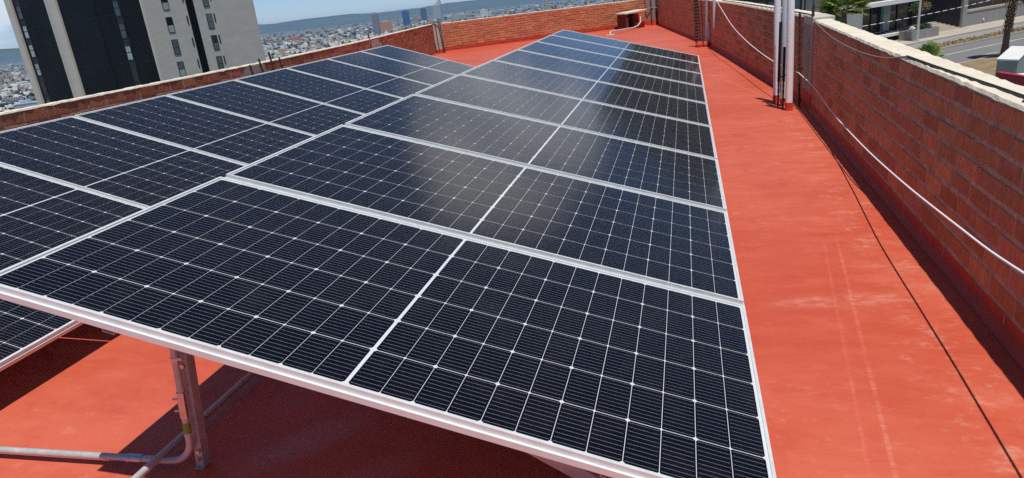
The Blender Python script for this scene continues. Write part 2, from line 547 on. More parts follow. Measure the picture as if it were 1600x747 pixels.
def brick_wall(parent, path, tops, thick, outward, bl, nc, mats, tint_range, red_rows=1, joint=0.013, jit=0.004, seed=1, proud=0.0022, phase=0.0, vj=0.008):
    """real bricks laid course by course on a mortar core; inner face follows the path"""
    rnd = random.Random(seed)
    mb = MB()
    skirt = MB()
    core = MB()
    for (a, b, za, zb) in zip(path[:-1], path[1:], tops[:-1], tops[1:]):
        a2, b2 = Vector((*a, 0)), Vector((*b, 0))
        t = (b2 - a2)
        L = t.length
        t.normalize()
        inn = Vector((-t.y, t.x, 0))
        if outward == 'right':
            pass
        else:
            inn = -inn
        o = -inn * thick
        core.box8([a2 + Vector((0, 0, ZG - 0.05)), b2 + Vector((0, 0, ZG - 0.05)), b2 + o + Vector((0, 0, ZG - 0.05)), a2 + o + Vector((0, 0, ZG - 0.05)),
                   a2 + Vector((0, 0, za)), b2 + Vector((0, 0, zb)), b2 + o + Vector((0, 0, zb)), a2 + o + Vector((0, 0, za))])
        for k in range(nc):
            s = -rnd.uniform(0, 0.02) - (bl * 0.5 if k % 2 else 0) - phase
            while s < L:
                l = bl * rnd.uniform(0.94, 1.06)
                s0, s1 = max(s + vj * rnd.uniform(0.3, 0.8), 0.002), min(s + l - vj * rnd.uniform(0.3, 0.8), L - 0.002)
                s += l
                if s1 - s0 < 0.02:
                    continue

                def zz(q, kk):
                    zt = za + (zb - za) * q / L
                    return ZG + (zt - ZG) * kk / nc
                d0, d1 = rnd.uniform(-1, 1) * 0.0045, rnd.uniform(-1, 1) * 0.0045
                lo0, lo1 = zz(s0, k) + joint * 0.5 + d0, zz(s1, k) + joint * 0.5 + d1
                hi0, hi1 = zz(s0, k + 1) - joint * 0.5 + d0, zz(s1, k + 1) - joint * 0.5 + d1
                p0 = proud + rnd.uniform(-jit, jit)
                p0 = max(p0, 0.0009)
                p1 = max(0.0009, p0 + rnd.uniform(-0.0018, 0.0018))
                A, B = a2 + t * s0, a2 + t * s1
                bev = 0.004
                back = -0.01
                ve = [A + inn * back + Vector((0, 0, lo0)), B + inn * back + Vector((0, 0, lo1)), B + inn * back + Vector((0, 0, hi1)), A + inn * back + Vector((0, 0, hi0)),
                      A + inn * (p0 - bev) + Vector((0, 0, lo0)), B + inn * (p1 - bev) + Vector((0, 0, lo1)), B + inn * (p1 - bev) + Vector((0, 0, hi1)), A + inn * (p0 - bev) + Vector((0, 0, hi0))]
                A2, B2 = A + t * bev, B - t * bev
                ve += [A2 + inn * p0 + Vector((0, 0, lo0 + bev)), B2 + inn * p1 + Vector((0, 0, lo1 + bev)), B2 + inn * p1 + Vector((0, 0, hi1 - bev)), A2 + inn * p0 + Vector((0, 0, hi0 - bev))]
                fs = [(0, 1, 5, 4), (1, 2, 6, 5), (2, 3, 7, 6), (3, 0, 4, 7), (4, 5, 9, 8), (5, 6, 10, 9), (6, 7, 11, 10), (7, 4, 8, 11), (8, 9, 10, 11)]
                g = rnd.uniform(*tint_range)
                cc = (g * rnd.uniform(0.97, 1.04), g * rnd.uniform(0.92, 1.08), g * rnd.uniform(0.92, 1.08))
                (skirt if k < red_rows else mb).add(ve, fs, 0, cc)
        # painted fillet between floor and wall
        f = 0.035
        w_, x_ = a2, b2
        skirt.add([w_ + inn * 0.001 + Vector((0, 0, ZG + f)), x_ + inn * 0.001 + Vector((0, 0, ZG + f)), x_ + inn * f + Vector((0, 0, ZG + 0.003)), w_ + inn * f + Vector((0, 0, ZG + 0.003)),
                   x_ + inn * 0.001 + Vector((0, 0, ZG - 0.01)), w_ + inn * 0.001 + Vector((0, 0, ZG - 0.01))], [(0, 1, 2, 3), (3, 2, 4, 5)])
    bo = mb.build('brickwork', mats[0], parent)
    sk = skirt.build('painted_base_course', M['redpaint'], parent)
    core.build('mortar_core', mats[1], parent)
    return bo


def coping(parent, path, tops, inner, outer, outward, th, mat, seed=3, wob=0.006):
    """uneven mortar cap along the top of a wall"""
    rnd = random.Random(seed)
    mb = MB()
    for (a, b, za, zb) in zip(path[:-1], path[1:], tops[:-1], tops[1:]):
        a2, b2 = Vector((*a, za)), Vector((*b, zb))
        t = (b2 - a2)
        L = t.length
        t.normalize()
        inn = Vector((-t.y, t.x, 0)).normalized()
        if outward != 'right':
            inn = -inn
        n = max(2, int(L / 0.05))
        vv = []
        for i in range(n + 1):
            p = a2 + t * L * i / n
            e1 = inner + rnd.uniform(-wob, wob)
            e2 = outer + rnd.uniform(-wob, wob)
            h = th + rnd.uniform(-0.003, 0.003)
            vv += [p + inn * e1 + Vector((0, 0, 0.001 - abs(rnd.gauss(0, wob)))), p + inn * (e1 - 0.008) + Vector((0, 0, h)), p + inn * (e1 + e2) * 0.5 + Vector((0, 0, h + 0.004 + rnd.uniform(-0.002, 0.002))),
                   p + inn * (e2 + 0.008) + Vector((0, 0, h)), p + inn * e2 + Vector((0, 0, -0.004))]
        ff = []
        for i in range(n):
            for k in range(4):
                ff.append((i * 5 + k, (i + 1) * 5 + k, (i + 1) * 5 + k + 1, i * 5 + k + 1))
        ff += [(0, 1, 2, 3, 4), tuple(n * 5 + k for k in (4, 3, 2, 1, 0))]
        mb.add(vv, ff)
    return mb.build('coping', mat, parent, smooth=False)


RT1 = [-0.022, 0.070]
w = thing('parapet_wall', 'red brick parapet wall nearest the camera, with a white cable sagging along it', 'wall', (*RIGHT[0], ZG))
w.location = (0, 0, 0)
brick_wall(w, RIGHT, RT1, 0.15, 'right', 0.243, 9, (M['brick_r'], M['mortar']), (0.80, 1.22), 1, 0.018, 0.0018, 11)
coping(w, RIGHT, RT1, 0.006, -0.155, 'right', 0.014, M['coping'], 5, 0.0022)
RT2 = [0.085, 0.125, 0.135, 0.16]
w = thing('parapet_wall', 'brick parapet wall behind the upright pipes, from grey column to far right corner', 'wall')
brick_wall(w, RIGHT2, RT2, 0.2, 'right', 0.243, 10, (M['brick_r'], M['mortar']), (0.72, 1.12), 1, 0.015, 0.0018, 12)
coping(w, RIGHT2, RT2, 0.010, -0.21, 'right', 0.020, M['coping'], 6, 0.004)
w = thing('parapet_wall', 'sunlit orange brick parapet wall across the far end of the roof', 'wall')
FT = [0.14, 0.12]
brick_wall(w, FAR, FT, 0.16, 'right', 0.27, 12, (M['brick_o'], M['mortar_o']), (0.8, 1.15), 2, 0.012, 0.004, 13, 0.008)
coping(w, FAR, FT, -0.004, -0.165, 'right', 0.012, M['coping'], 7, 0.004)
w = thing('parapet_wall', 'low dark red brick parapet wall along the left edge below the tower', 'wall')
LT = [0.13, 0.135, 0.135, 0.135, 0.14]
brick_wall(w, LEFT, LT, 0.12, 'left', 0.25, 9, (M['brick_r'], M['mortar']), (0.6, 1.0), 1, 0.014, 0.005, 14)
coping(w, LEFT, LT, 0.006, -0.125, 'left', 0.012, M['coping'], 8, 0.003)


def ribbed_bar(mb, a, b, r, mat=0):
    a, b = Vector(a), Vector(b)
    L = (b - a).length
    n = max(6, int(L / 0.035))
    pts = [a + (b - a) * i / n for i in range(n + 1)]
    mb.tube(pts, [r * (1.14 if i % 2 else 0.88) for i in range(n + 1)], 6, mat)


# concrete columns in the walls
c = thing('concrete_column', 'narrow grey concrete column set in the right brick wall behind the rebars', 'column', (3.258, 6.80, ZG))
mb = MB(); mb.box((0, -0.295, 0.16), (0.21, 0.295, 0.86)); mb.build('shaft', M['concrete'], c)
mb = MB(); mb.box((-0.003, -0.293, 0), (0.21, 0.293, 0.16)); mb.build('painted_base', M['redpaint'], c)
mb = MB(); mb.box((0.003, -0.295, 0.86), (0.21, 0.295, 0.945)); mb.build('rough_head', M['concrete_pale'], c)
for dx, dy, h in ((0.03, -0.12, 1.05), (0.05, 0.06, 1.02)):
    mb = MB(); ribbed_bar(mb, (dx, dy, 0.94), (dx + 0.005, dy, h + 0.02), 0.011); mb.build('rebar', M['rust'], c)
c = thing('concrete_column', 'pale concrete column with exposed rebars in the far left corner of the roof', 'column', (-6.33, 21.9, ZG))
mb = MB(); mb.box8([(-0.02, 0.12, 0.13), (-0.02, -0.28, 0.13), (0.20, -0.03, 0.13), (0.22, 0.17, 0.13), (-0.02, 0.12, 1.0), (-0.02, -0.28, 1.0), (0.20, -0.03, 1.0), (0.22, 0.17, 1.0)]); mb.build('shaft', M['concrete_pale'], c)
mb = MB(); mb.box8([(-0.02, 0.12, 0), (-0.02, -0.285, 0), (0.205, -0.035, 0), (0.225, 0.17, 0), (-0.02, 0.12, 0.13), (-0.02, -0.285, 0.13), (0.205, -0.035, 0.13), (0.225, 0.17, 0.13)]); mb.build('painted_base', M['redpaint'], c)
for a, b in (((0.06, -0.26, 0.0), (0.0, -0.33, 1.05)), ((0.13, -0.17, 0.03), (0.10, -0.2, 1.0)), ((0.24, -0.06, 0.0), (0.16, -0.08, 1.15)), ((0.27, -0.02, 0.0), (0.22, -0.04, 1.02))):
    mb = MB(); ribbed_bar(mb, a, b, 0.014); mb.build('rebar', M['rust'], c)
mb = MB(); mb.tube([(-0.16, -0.40, 1.0), (0.12, -0.16, 1.03), (0.3, -0.05, 1.02)], 0.010, 6); mb.build('tie_bar', M['rust'], c)
c = thing('concrete_column', 'weathered concrete column with rebars in the far right corner beside the little slab shelter', 'column', (0.86, 26.86, ZG))
mb = MB(); mb.box8([(-0.28, -0.18, 0.2), (0.02, -0.36, 0.2), (0.12, 0.0, 0.2), (0, 0.06, 0.2), (-0.28, -0.18, 1.35), (0.02, -0.36, 1.35), (0.12, 0.0, 1.35), (0, 0.06, 1.35)]); mb.build('shaft', M['concrete'], c)
mb = MB(); mb.box8([(-0.33, -0.19, 0), (0.05, -0.42, 0), (0.13, 0.0, 0), (0, 0.06, 0), (-0.29, -0.185, 0.2), (0.03, -0.37, 0.2), (0.12, 0.0, 0.2), (0, 0.06, 0.2)]); mb.build('painted_base', M['redpaint'], c)
for a, b in (((-0.34, -0.2, 0.3), (-0.34, -0.2, 1.5)), ((-0.1, -0.34, 0.0), (-0.12, -0.33, 1.5)), ((0.1, -0.36, 0.25), (0.1, -0.34, 1.5))):
    mb = MB(); ribbed_bar(mb, a, b, 0.016); mb.build('rebar', M['rust'], c)
mb = MB(); mb.tube([(-0.32, -0.25, 0.62), (0.3, -0.40, 0.64)], 0.018, 6); mb.build('tie_bar', M['concrete'], c)
c = thing('column_stub', 'broken grey masonry stub with rusty rebar ends below the pale tower wall', 'column stub', (-3.86, 7.35, 0))
mb = MB(); mb.box((-0.12, -0.24, -0.2), (0.012, 0.24, 0.118)); mb.box((-0.1, -0.5, -0.1), (0.009, -0.24, 0.11)); mb.build('block', M['concrete'], c)
for dy, h in ((-0.1, 0.145), (0.14, 0.20), (0.42, 0.27), (0.66, 0.17)):
    mb = MB(); ribbed_bar(mb, (0.045, dy, -0.14), (0.02, dy - 0.03, h), 0.014); mb.build('rebar', M['rust'], c)
c = thing('column_stub', 'small crumbling masonry stub on the parapet behind the last left panel', 'column stub', (-4.66, 13.2, 0))
mb = MB(); mb.box((-0.12, -0.3, -0.45), (0.03, 0.3, 0.02)); mb.box((-0.1, -0.22, 0.02), (0.015, 0.2, 0.10)); mb.build('block', M['concrete'], c)
for dy, h in ((-0.3, 0.27), (0.36, 0.12)):
    mb = MB(); ribbed_bar(mb, (0.045, dy, -0.3), (0.02, dy, h), 0.015); mb.build('rebar', M['rust'], c)

# ------------------------------------------------------------------ solar panels
PW, PH = 2.278, 1.142
U = Vector((0.962575, 0.001423, -0.271012)).normalized()
V = Vector((0, 0.999986, 0.005252)).normalized()


def panel_meshes():
    # frame: top lip, outer wall and the lower ledge that catches the sun
    fr = MB()
    lip, ht, led = 0.0095, 0.035, 0.0075
    W, H = PW, PH
    def fbar(x0, x1, y0, y1, z0, z1):
        fr.box((x0, y0, z0), (x1, y1, z1))
    i = led
    assert W > H
    # upper band
    z0, z1 = -0.016, 0.0016
    fbar(i, W - i, i, i + lip, z0, z1)
    fbar(i, W - i, H - i - lip, H - i, z0, z1)
    fbar(i, i + lip, i + lip, H - i - lip, z0, z1)
    fbar(W - i - lip, W - i, i + lip, H - i - lip, z0, z1)
    # ledge and lower web
    z0, z1 = -ht, -0.016
    fbar(0, W, 0, 0.016, z0, z1)
    fbar(0, W, H - 0.016, H, z0, z1)
    fbar(0, 0.016, 0.016, H - 0.016, z0, z1)
    fbar(W - 0.016, W, 0.016, H - 0.016, z0, z1)
    f = fr.build('frame', M['alu'])
    # laminate: white sheet with 144 half cells and their wires under the glass
    la = MB()
    la.add([(i + 0.004, i + 0.004, -0.004), (W - i - 0.004, i + 0.004, -0.004), (W - i - 0.004, H - i - 0.004, -0.004), (i + 0.004, H - i - 0.004, -0.004),
            (i + 0.004, i + 0.004, -0.008), (W - i - 0.004, i + 0.004, -0.008), (W - i - 0.004, H - i - 0.004, -0.008), (i + 0.004, H - i - 0.004, -0.008)],
           [(0, 1, 2, 3), (7, 6, 5, 4)], 0)
    mx, my, mid = 0.0250, 0.0240, 0.0095
    px = (W - 2 * mx - mid) / 24
    py = (H - 2 * my) / 6
    gx, gy, ch = 0.0018, 0.0032, 0.0068
    for a in range(24):
        x0 = mx + a * px + (mid if a >= 12 else 0) + gx / 2
        x1 = x0 + px - gx
        left_cut = (a % 2 == 0)
        for b in range(6):
            y0 = my + b * py + gy / 2
            y1 = y0 + py - gy
            z = -0.0034
            q1, q2 = (ch, 0.0036) if left_cut else (0.0036, ch)
            ve = [(x0 + q1, y0, z), (x1 - q2, y0, z), (x1, y0 + q2, z), (x1, y1 - q2, z), (x1 - q2, y1, z), (x0 + q1, y1, z), (x0, y1 - q1, z), (x0, y0 + q1, z)]
            la.add(ve, [tuple(range(8))], 1)
            for k in range(10):
                yy = y0 + (y1 - y0) * (k + 0.5) / 10
                h = 0.00030
                la.add([(x0 + 0.004, yy - h, -0.0030), (x1 - 0.004, yy - h, -0.0030), (x1 - 0.004, yy + h, -0.0030), (x0 + 0.004, yy + h, -0.0030)], [(0, 1, 2, 3)], 2)
    l = la.build('cell_face', [M['backsheet'], M['cell'], M['busbar']])
    return f.data, l.data, f, l


fmesh, lmesh, fo, lo = panel_meshes()
ORD = ['first', 'second', 'third', 'fourth', 'fifth', 'sixth', 'seventh', 'eighth', 'ninth']


def place_panel(origin, u, v, label, group):
    n = u.cross(v).normalized()
    e = bpy.data.objects.new('solar_panel', None)
    e.empty_display_size = 0.2
    col.objects.link(e)
    tag(e, label, 'solar panel', group, 'thing')
    e.matrix_world = Matrix(((u.x, v.x, n.x, origin.x), (u.y, v.y, n.y, origin.y), (u.z, v.z, n.z, origin.z), (0, 0, 0, 1)))
    for nm, me, src in (('frame', fmesh, fo), ('cell_face', lmesh, lo)):
        o = bpy.data.objects.new(nm, me)
        col.objects.link(o)
        o.parent = e
    return e


bpy.data.objects.remove(fo)
bpy.data.objects.remove(lo)
rp = random.Random(4)
for k in range(9):
    u = (U + Vector((0, 0, rp.uniform(-0.0012, 0.0012)))).normalized()
    lab = {0: 'nearest solar panel of the right row, its silver edge above the bent conduit', 8: 'farthest solar panel of the right row, nearest the far brick wall'}.get(k, ORD[k] + ' solar panel from the camera in the right row beside the open floor')
    place_panel(V * (k * (PH + 0.0258)), u, V, lab, 'solar panels in the right row')
LY, LT_, LS = 0.0062468, 0.3144922, 0.0032792
LO = Vector((-3.116391, 10.336367, 0.094648))
LV = Vector((-math.sin(LY) * math.cos(LS), math.cos(LY) * math.cos(LS), math.sin(LS)))
LU = Vector((math.cos(LY) * math.cos(LT_), math.sin(LY) * math.cos(LT_), -math.sin(LT_)))
for k in range(9):
    j = 8 - k
    lab = {0: 'nearest solar panel of the left row, partly hidden by the right row', 8: 'farthest solar panel of the left row, by the crumbling stub on the wall'}.get(k, ORD[k] + ' solar panel from the camera in the left row along the dark wall')
    u = (LU + Vector((0, 0, rp.uniform(-0.0012, 0.0012)))).normalized()
    place_panel(LO - LV * (PH + j * (PH + 0.012)), u, LV, lab, 'solar panels in the left row')


# racks
def rack(label, o, u, v, length, ys, first):
    n = u.cross(v).normalized()
    r = thing('mounting_rack', label, 'panel rack')
    def P(a, b, h):
        return o + u * a + v * b + n * h
    for a in (0.40, 1.86):
        mb = MB(); mb.channel(P(a, 0.04, -0.058), P(a, length - 0.04, -0.058), 0.041, 0.041, 0.003, n); mb.build('rail', M['galv'], r)
    for i, y in enumerate(ys):
        mb = MB(); mb.channel(P(0.22, y, -0.105), P(2.1, y, -0.105), 0.041, 0.05, 0.003, n); mb.build('rafter', M['galv'], r)
        # tall post square to the panels, short leg at the low side
        for a, nm in ((0.432, 'tall_post'), (1.98, 'short_post')):
            lean = Vector((0.135, 0, 0.99)) if nm == 'tall_post' else n
            top = P(a, y + 0.006, -0.115)
            hgt = (top.z - ZG) / lean.z
            foot = top - lean * hgt
            foot.z = ZG + 0.004
            p = MB()
            p.channel(foot + n * 0.004, top, 0.031, 0.036, 0.003, (0, 1, 0))
            po = p.build(nm, M['galv'], r)
            f = MB()
            f.box((foot.x - 0.017, foot.y - 0.026, ZG + 0.001), (foot.x + 0.017, foot.y + 0.022, ZG + 0.005))
            f.build('foot_plate', M['galv'], po)
            b = MB()
            for q in (0.04, 0.075):
                c0 = foot + n * q + Vector((0.0, -0.022, 0))
                b.tube([c0, c0 + Vector((0, -0.010, 0))], 0.0075, 6)
            b.build('bolt', M['strap'], po)
        if i == 0 and first:
            mb = MB(); mb.channel(P(1.32, y, -0.13), Vector((1.80, y, ZG + 0.02)), 0.045, 0.09, 0.004, (0, 1, 0)); mb.build('brace', M['galv'], r)
    return r


YS = [0.29, 2.6, 4.95, 7.3, 9.7]
rack('galvanised steel rack with tall leaning post under the right row of panels', Vector((0, 0, 0)), U, V, 9 * (PH + 0.0258), YS, True)
LBASE = LO - LV * (PH + 8 * (PH + 0.012))
rack('galvanised steel rack mostly hidden under the left row of panels', LBASE, LU, LV, 9 * (PH + 0.012), [1.10, 3.3, 5.6, 7.9, 9.9], False)

# conduits below the near panels
cd = thing('conduit', 'straight galvanised conduit lying on the floor and running back under the right row of panels', 'conduit', (0, 0, 0))
mb = MB(); mb.tube([(0.175, -1.6, ZG + 0.06), (0.165, 0.2, ZG + 0.055), (0.17, 3.0, ZG + 0.055), (0.17, 6.0, ZG + 0.055)], 0.0135, 14); mb.build('tube', M['galv'], cd, True)
cd = thing('conduit', 'bent galvanised conduit coming in from the left and turning up along the tall post', 'conduit')
pts = [(-2.6, 0.235, ZG + 0.038), (0.10, 0.262, ZG + 0.038)]
cx, cz = 0.175, ZG + 0.038
ang = [i * 90 / 8 for i in range(9)]
for a in ang:
    pts.append((0.198 + 0.115 * math.sin(R(a)), 0.262 - 0.004 * a / 90, ZG + 0.038 + 0.115 * (1 - math.cos(R(a)))))
nn = Vector((0.135, 0, 0.99)).normalized()
end = Vector(pts[-1])
pts.append(tuple(end + nn * 0.10))
pts.append(tuple(end + nn * 0.52))
mb = MB(); mb.tube(pts, 0.0125, 14); mb.build('tube', M['galv'], cd, True)
mb = MB()
mb.tube([(0.02, 0.261, ZG + 0.038), (0.085, 0.262, ZG + 0.038)], 0.0155, 12)
for x in (0.035, 0.068):
    mb.tube([(x, 0.255, ZG + 0.042), (x, 0.250, ZG + 0.052)], 0.004, 6)
mb.build('coupling', M['strap'], cd)
mb = MB()
a0 = end + nn * 0.075
mb.tube([a0, a0 + nn * 0.10], 0.0155, 12)
for q in (0.03, 0.075):
    mb.tube([a0 + nn * q + Vector((-0.012, -0.008, 0)), a0 + nn * q + Vector((-0.027, -0.012, 0))], 0.0045, 6)
mb.build('coupling', M['strap'], cd)
mb = MB(); mb.tube([end + nn * 0.012, end + nn * 0.055], 0.0135, 12); mb.build('tag', M['tape'], cd)
mb = MB()
for q in (0.30,):
    c0 = end + nn * q
    mb.tube([c0 - nn * 0.007, c0 + nn * 0.007], 0.0148, 12)
    mb.tube([c0 + Vector((0.02, -0.012, 0.006)), c0 + Vector((0.05, -0.022, 0.012))], 0.006, 8)
    mb.tube([c0 + Vector((0.044, -0.018, -0.012)), c0 + Vector((0.044, -0.030, -0.012))], 0.008, 8)
mb.build('clamp', M['strap'], cd)

# ------------------------------------------------------------------ upright pipes and rebars by the right wall
def pvc(x, y, r, top, mat, label, base=True):
    t = thing('pvc_pipe', label, 'pipe', (x, y, ZG), 'upright white pipes by the right wall')
    mb = MB(); mb.tube([(0, 0, 0.085 if base else 0), (0.0, 0.0, 0.6), (-0.01, 0.0, top)], r, 18, caps=True); mb.build('tube', mat, t, True)
    if base:
        mb = MB(); mb.tube([(0, 0, 0), (0, 0, 0.088)], r * 1.07, 18); mb.build('painted_base', M['redpaint'], t, True)
    return t


pvc(3.055, 6.56, 0.037, 1.42, M['pvc'], 'white upright pipe with a red painted base, rightmost of three by the right wall')
pvc(2.99, 7.12, 0.036, 1.40, M['pvc'], 'white upright pipe farthest left of the three by the right wall')
pvc(3.035, 6.86, 0.033, 1.41, M['pvc_grey'], 'bluish grey upright pipe between the two white ones')


def rebar(a, b, r, label, group='rebars standing by the upright pipes', tip=None, mat='rust'):
    t = thing('rebar', label, 'rebar', a, group)
    a, b = Vector(a), Vector(b)
    mb = MB(); ribbed_bar(mb, (0, 0, 0), b - a, r); mb.build('rod', M[mat], t)
    if tip:
        mb = MB(); d = (b - a); mb.tube([d * tip, d * 1.005], r * 1.5, 8); mb.build('sleeve', M['black'], t)
    return t


rebar((3.19, 6.77, ZG), (3.165, 6.75, 0.16), 0.012, 'ribbed rusty rebar with the white cable tied to it, between the pipes and grey column')
rebar((3.15, 7.12, ZG), (3.14, 7.12, 0.04), 0.011, 'ribbed rebar standing just right of the white pipes')
rebar((2.975, 6.83, ZG), (2.985, 6.83, 0.07), 0.010, 'thin rod with a long black sleeve in front of the left white pipe', tip=0.3)
rebar((3.005, 6.66, ZG), (3.01, 6.66, -0.18), 0.010, 'short rod with black sleeve leaning on the rightmost white pipe', tip=0.45)
t = thing('tie_rod', 'thin steel rod tied across the pipes towards the grey column', 'rod', (3.03, 6.72, -0.50))
mb = MB(); mb.tube([(-0.05, 0, 0), (0.19, 0.06, 0.07)], 0.006, 6); mb.tube([(0.1, 0.0, 0.08), (0.18, 0.05, 0.09)], 0.006, 6); mb.build('rod', M['rust'], t)

# far cluster of rods and conduits near the end of the right wall
for a, b, r, lab in (((2.245, 15.45, ZG), (2.215, 15.45, 0.42), 0.042, 'thick rusty bundle of rods standing at the left of the far cluster'),
                     ((2.33, 15.50, ZG), (2.25, 15.5, 0.42), 0.014, 'slender leaning rebar in the middle of the far cluster'),
                     ((2.375, 15.3, ZG), (2.33, 15.3, 0.4), 0.014, 'slender rebar beside the grey conduits of the far cluster')):
    rebar(a, b, r, lab, 'rods of the far cluster by the right wall')
for x, y, top, z0, r, m_, lab in ((2.455, 15.45, 0.32, ZG, 0.034, 'concrete', 'grey steel conduit standing against the wall in the far cluster'),
                                  (2.492, 15.40, -0.31, ZG, 0.030, 'pvc_grey', 'shiny pale pipe sleeve at the foot of the far cluster, by the wall'),
                                  (2.59, 14.35, 0.28, -0.40, 0.036, 'pvc_grey', 'short white pipe hanging over the far stretch of the right wall')):
    t = thing('conduit', lab, 'conduit', (x, y, z0))
    mb = MB(); mb.tube([(0, 0, 0), (0, 0, top - z0)], r, 14); mb.build('tube', M[m_], t, True)
t = thing('mortar_lump', 'lumps of red painted mortar round the feet of the far rods', 'mortar lump', (2.30, 15.32, ZG))
bm = bmesh.new()
for (x, y, r) in ((0, 0, 0.085), (0.09, 0.03, 0.075), (0.15, -0.02, 0.08), (-0.05, 0.07, 0.06)):
    q = bmesh.ops.create_icosphere(bm, subdivisions=2, radius=r)
    for vv in q['verts']:
        s = 1 + 0.18 * math.sin(vv.co.x * 60 + vv.co.z * 45) * math.cos(vv.co.y * 52)
        vv.co = vv.co * s + Vector((x, y, r * 0.55))
me = bpy.data.meshes.new('lumps'); bm.to_mesh(me); bm.free(); me.materials.append(M['redpaint'])
o = bpy.data.objects.new('lumps', me); col.objects.link(o); o.parent = t

# shelter with a slab against the far wall
t = thing('masonry_stand', 'small red masonry stand with a cream slab on top against the far wall', 'masonry stand', (0.05, 25.4, ZG))
ax = Vector((0.82, 0.572, 0)); ay = Vector((-0.572, 0.82, 0))
def sh(mb, a0, a1, b0, b1, z0, z1, mat=0):
    mb.obox(ax * a0 + ay * b0 + Vector((0, 0, z0)), ax * (a1 - a0), ay * (b1 - b0), Vector((0, 0, z1 - z0)), mat)
mb = MB(); sh(mb, -0.25, -0.16, -0.1, 0.55, 0, 0.53); sh(mb, 0.14, 0.22, 0.05, 0.55, 0, 0.53); mb.build('pier', M['brick_dark'], t)
mb = MB(); sh(mb, -0.15, 0.13, 0.50, 0.60, 0, 0.52); sh(mb, 0.23, 0.66, 0.50, 0.60, 0, 0.5); sh(mb, 0.24, 0.64, 0.1, 0.49, 0, 0.2); mb.build('back_wall', M['redpaint'], t)
mb = MB(); mb.box8([ax * -0.3 + ay * -0.14 + Vector((0, 0, 0.535)), ax * 0.62 + ay * -0.12 + Vector((0, 0, 0.60)), ax * 0.62 + ay * 0.62 + Vector((0, 0, 0.60)), ax * -0.3 + ay * 0.62 + Vector((0, 0, 0.535)),
                    ax * -0.3 + ay * -0.14 + Vector((0, 0, 0.585)), ax * 0.62 + ay * -0.12 + Vector((0, 0, 0.64)), ax * 0.62 + ay * 0.62 + Vector((0, 0, 0.64)), ax * -0.3 + ay * 0.62 + Vector((0, 0, 0.585))]); mb.build('slab', M['coping'], t)
t = thing('conduit', 'thin pale bent conduit running from the slab stand to the panels', 'conduit')
mb = MB(); mb.tube([(0.42, 25.2, -0.42), (0.41, 25.15, -0.62), (0.33, 24.9, -0.72), (0.20, 24.6, -0.76), (-0.42, 22.9, -0.72), (-0.46, 22.75, -0.74), (-0.40, 22.3, ZG + 0.02)], 0.022, 8); mb.build('tube', M['pvc_grey'], t, True)
mb = MB(); mb.box((-0.55, 22.2, ZG + 0.002), (-0.25, 22.45, ZG + 0.045)); mb.build('block', M['concrete_pale'], t)

# ------------------------------------------------------------------ cables
def smooth_path(pts, n=8):
    P = [Vector(p) for p in pts]
    P = [P[0] * 2 - P[1]] + P + [P[-1] * 2 - P[-2]]
    out = []
    for i in range(1, len(P) - 2):
        for k in range(n):
            t = k / n
            a, b, c, d = P[i - 1], P[i], P[i + 1], P[i + 2]
            out.append(0.5 * ((2 * b) + (c - a) * t + (2 * a - 5 * b + 4 * c - d) * t * t + (3 * b - a - 3 * c + d) * t ** 3))
    out.append(P[-2])
    return out


mb = MB()
mb.tube(smooth_path([(2.86, -1.6, -0.02), (2.92, -0.4, -0.17), (2.965, 0.83, -0.35), (2.985, 1.45, -0.405), (3.015, 2.32, -0.46), (3.09, 3.46, -0.535), (3.17, 4.85, -0.575), (3.205, 5.97, -0.525), (3.17, 6.74, -0.47)]), 0.0043, 8)
mb.tube(smooth_path([(3.17, 6.74, -0.47), (3.06, 7.2, -0.44), (2.97, 8.1, -0.41), (2.87, 9.6, -0.34), (2.76, 11.2, -0.20), (2.66, 12.6, 0.02), (2.60, 14.2, 0.20)]), 0.0055, 8)
tag(mb.build('cable', M['white_cable'], smooth=True), 'long white cable sagging along the right brick wall and tied to a rebar', 'cable', None, 'thing')
rc = random.Random(2)
pts = []
for i in range(0, 13):
    y = -2.6 + i * 0.47
    off = 0.055 if y < 1.6 else 0.055 - 0.048 * min(1, (y - 1.6) / 1.4)
    pts.append((3.075 + (y + 3.2) * 0.02 + off + rc.uniform(-0.005, 0.005), y, -0.022 + (y + 3.2) * 0.0095 + 0.0205))
mb = MB()
mb.tube(smooth_path(pts, 5), 0.0072, 8)
tag(mb.build('cable', M['black'], smooth=True), 'black cable lying along the pale coping of the near right wall', 'cable', None, 'thing')
mb = MB()
mb.tube(smooth_path([(3.262, 6.55, 0.098), (3.285, 6.8, 0.118), (3.27, 7.3, 0.120), (3.25, 7.6, 0.122), (3.08, 9.6, 0.140), (2.9, 11.7, 0.152), (2.72, 13.8, 0.162)], 5), 0.0075, 8)
tag(mb.build('cable', M['black'], smooth=True), 'black cable on the coping beyond the grey column, behind the upright pipes', 'cable', None, 'thing')
mb = MB()
mb.tube(smooth_path([(3.262, 6.55, 0.098), (3.243, 6.1, 0.055), (3.218, 5.2, 0.0), (3.197, 4.2, -0.014), (3.186, 3.45, 0.012), (3.205, 3.05, 0.056)]), 0.0045, 6)
tag(mb.build('wire', M['wire'], smooth=True), 'thin grey wire hanging in a shallow curve just below the pale coping', 'wire', None, 'thing')
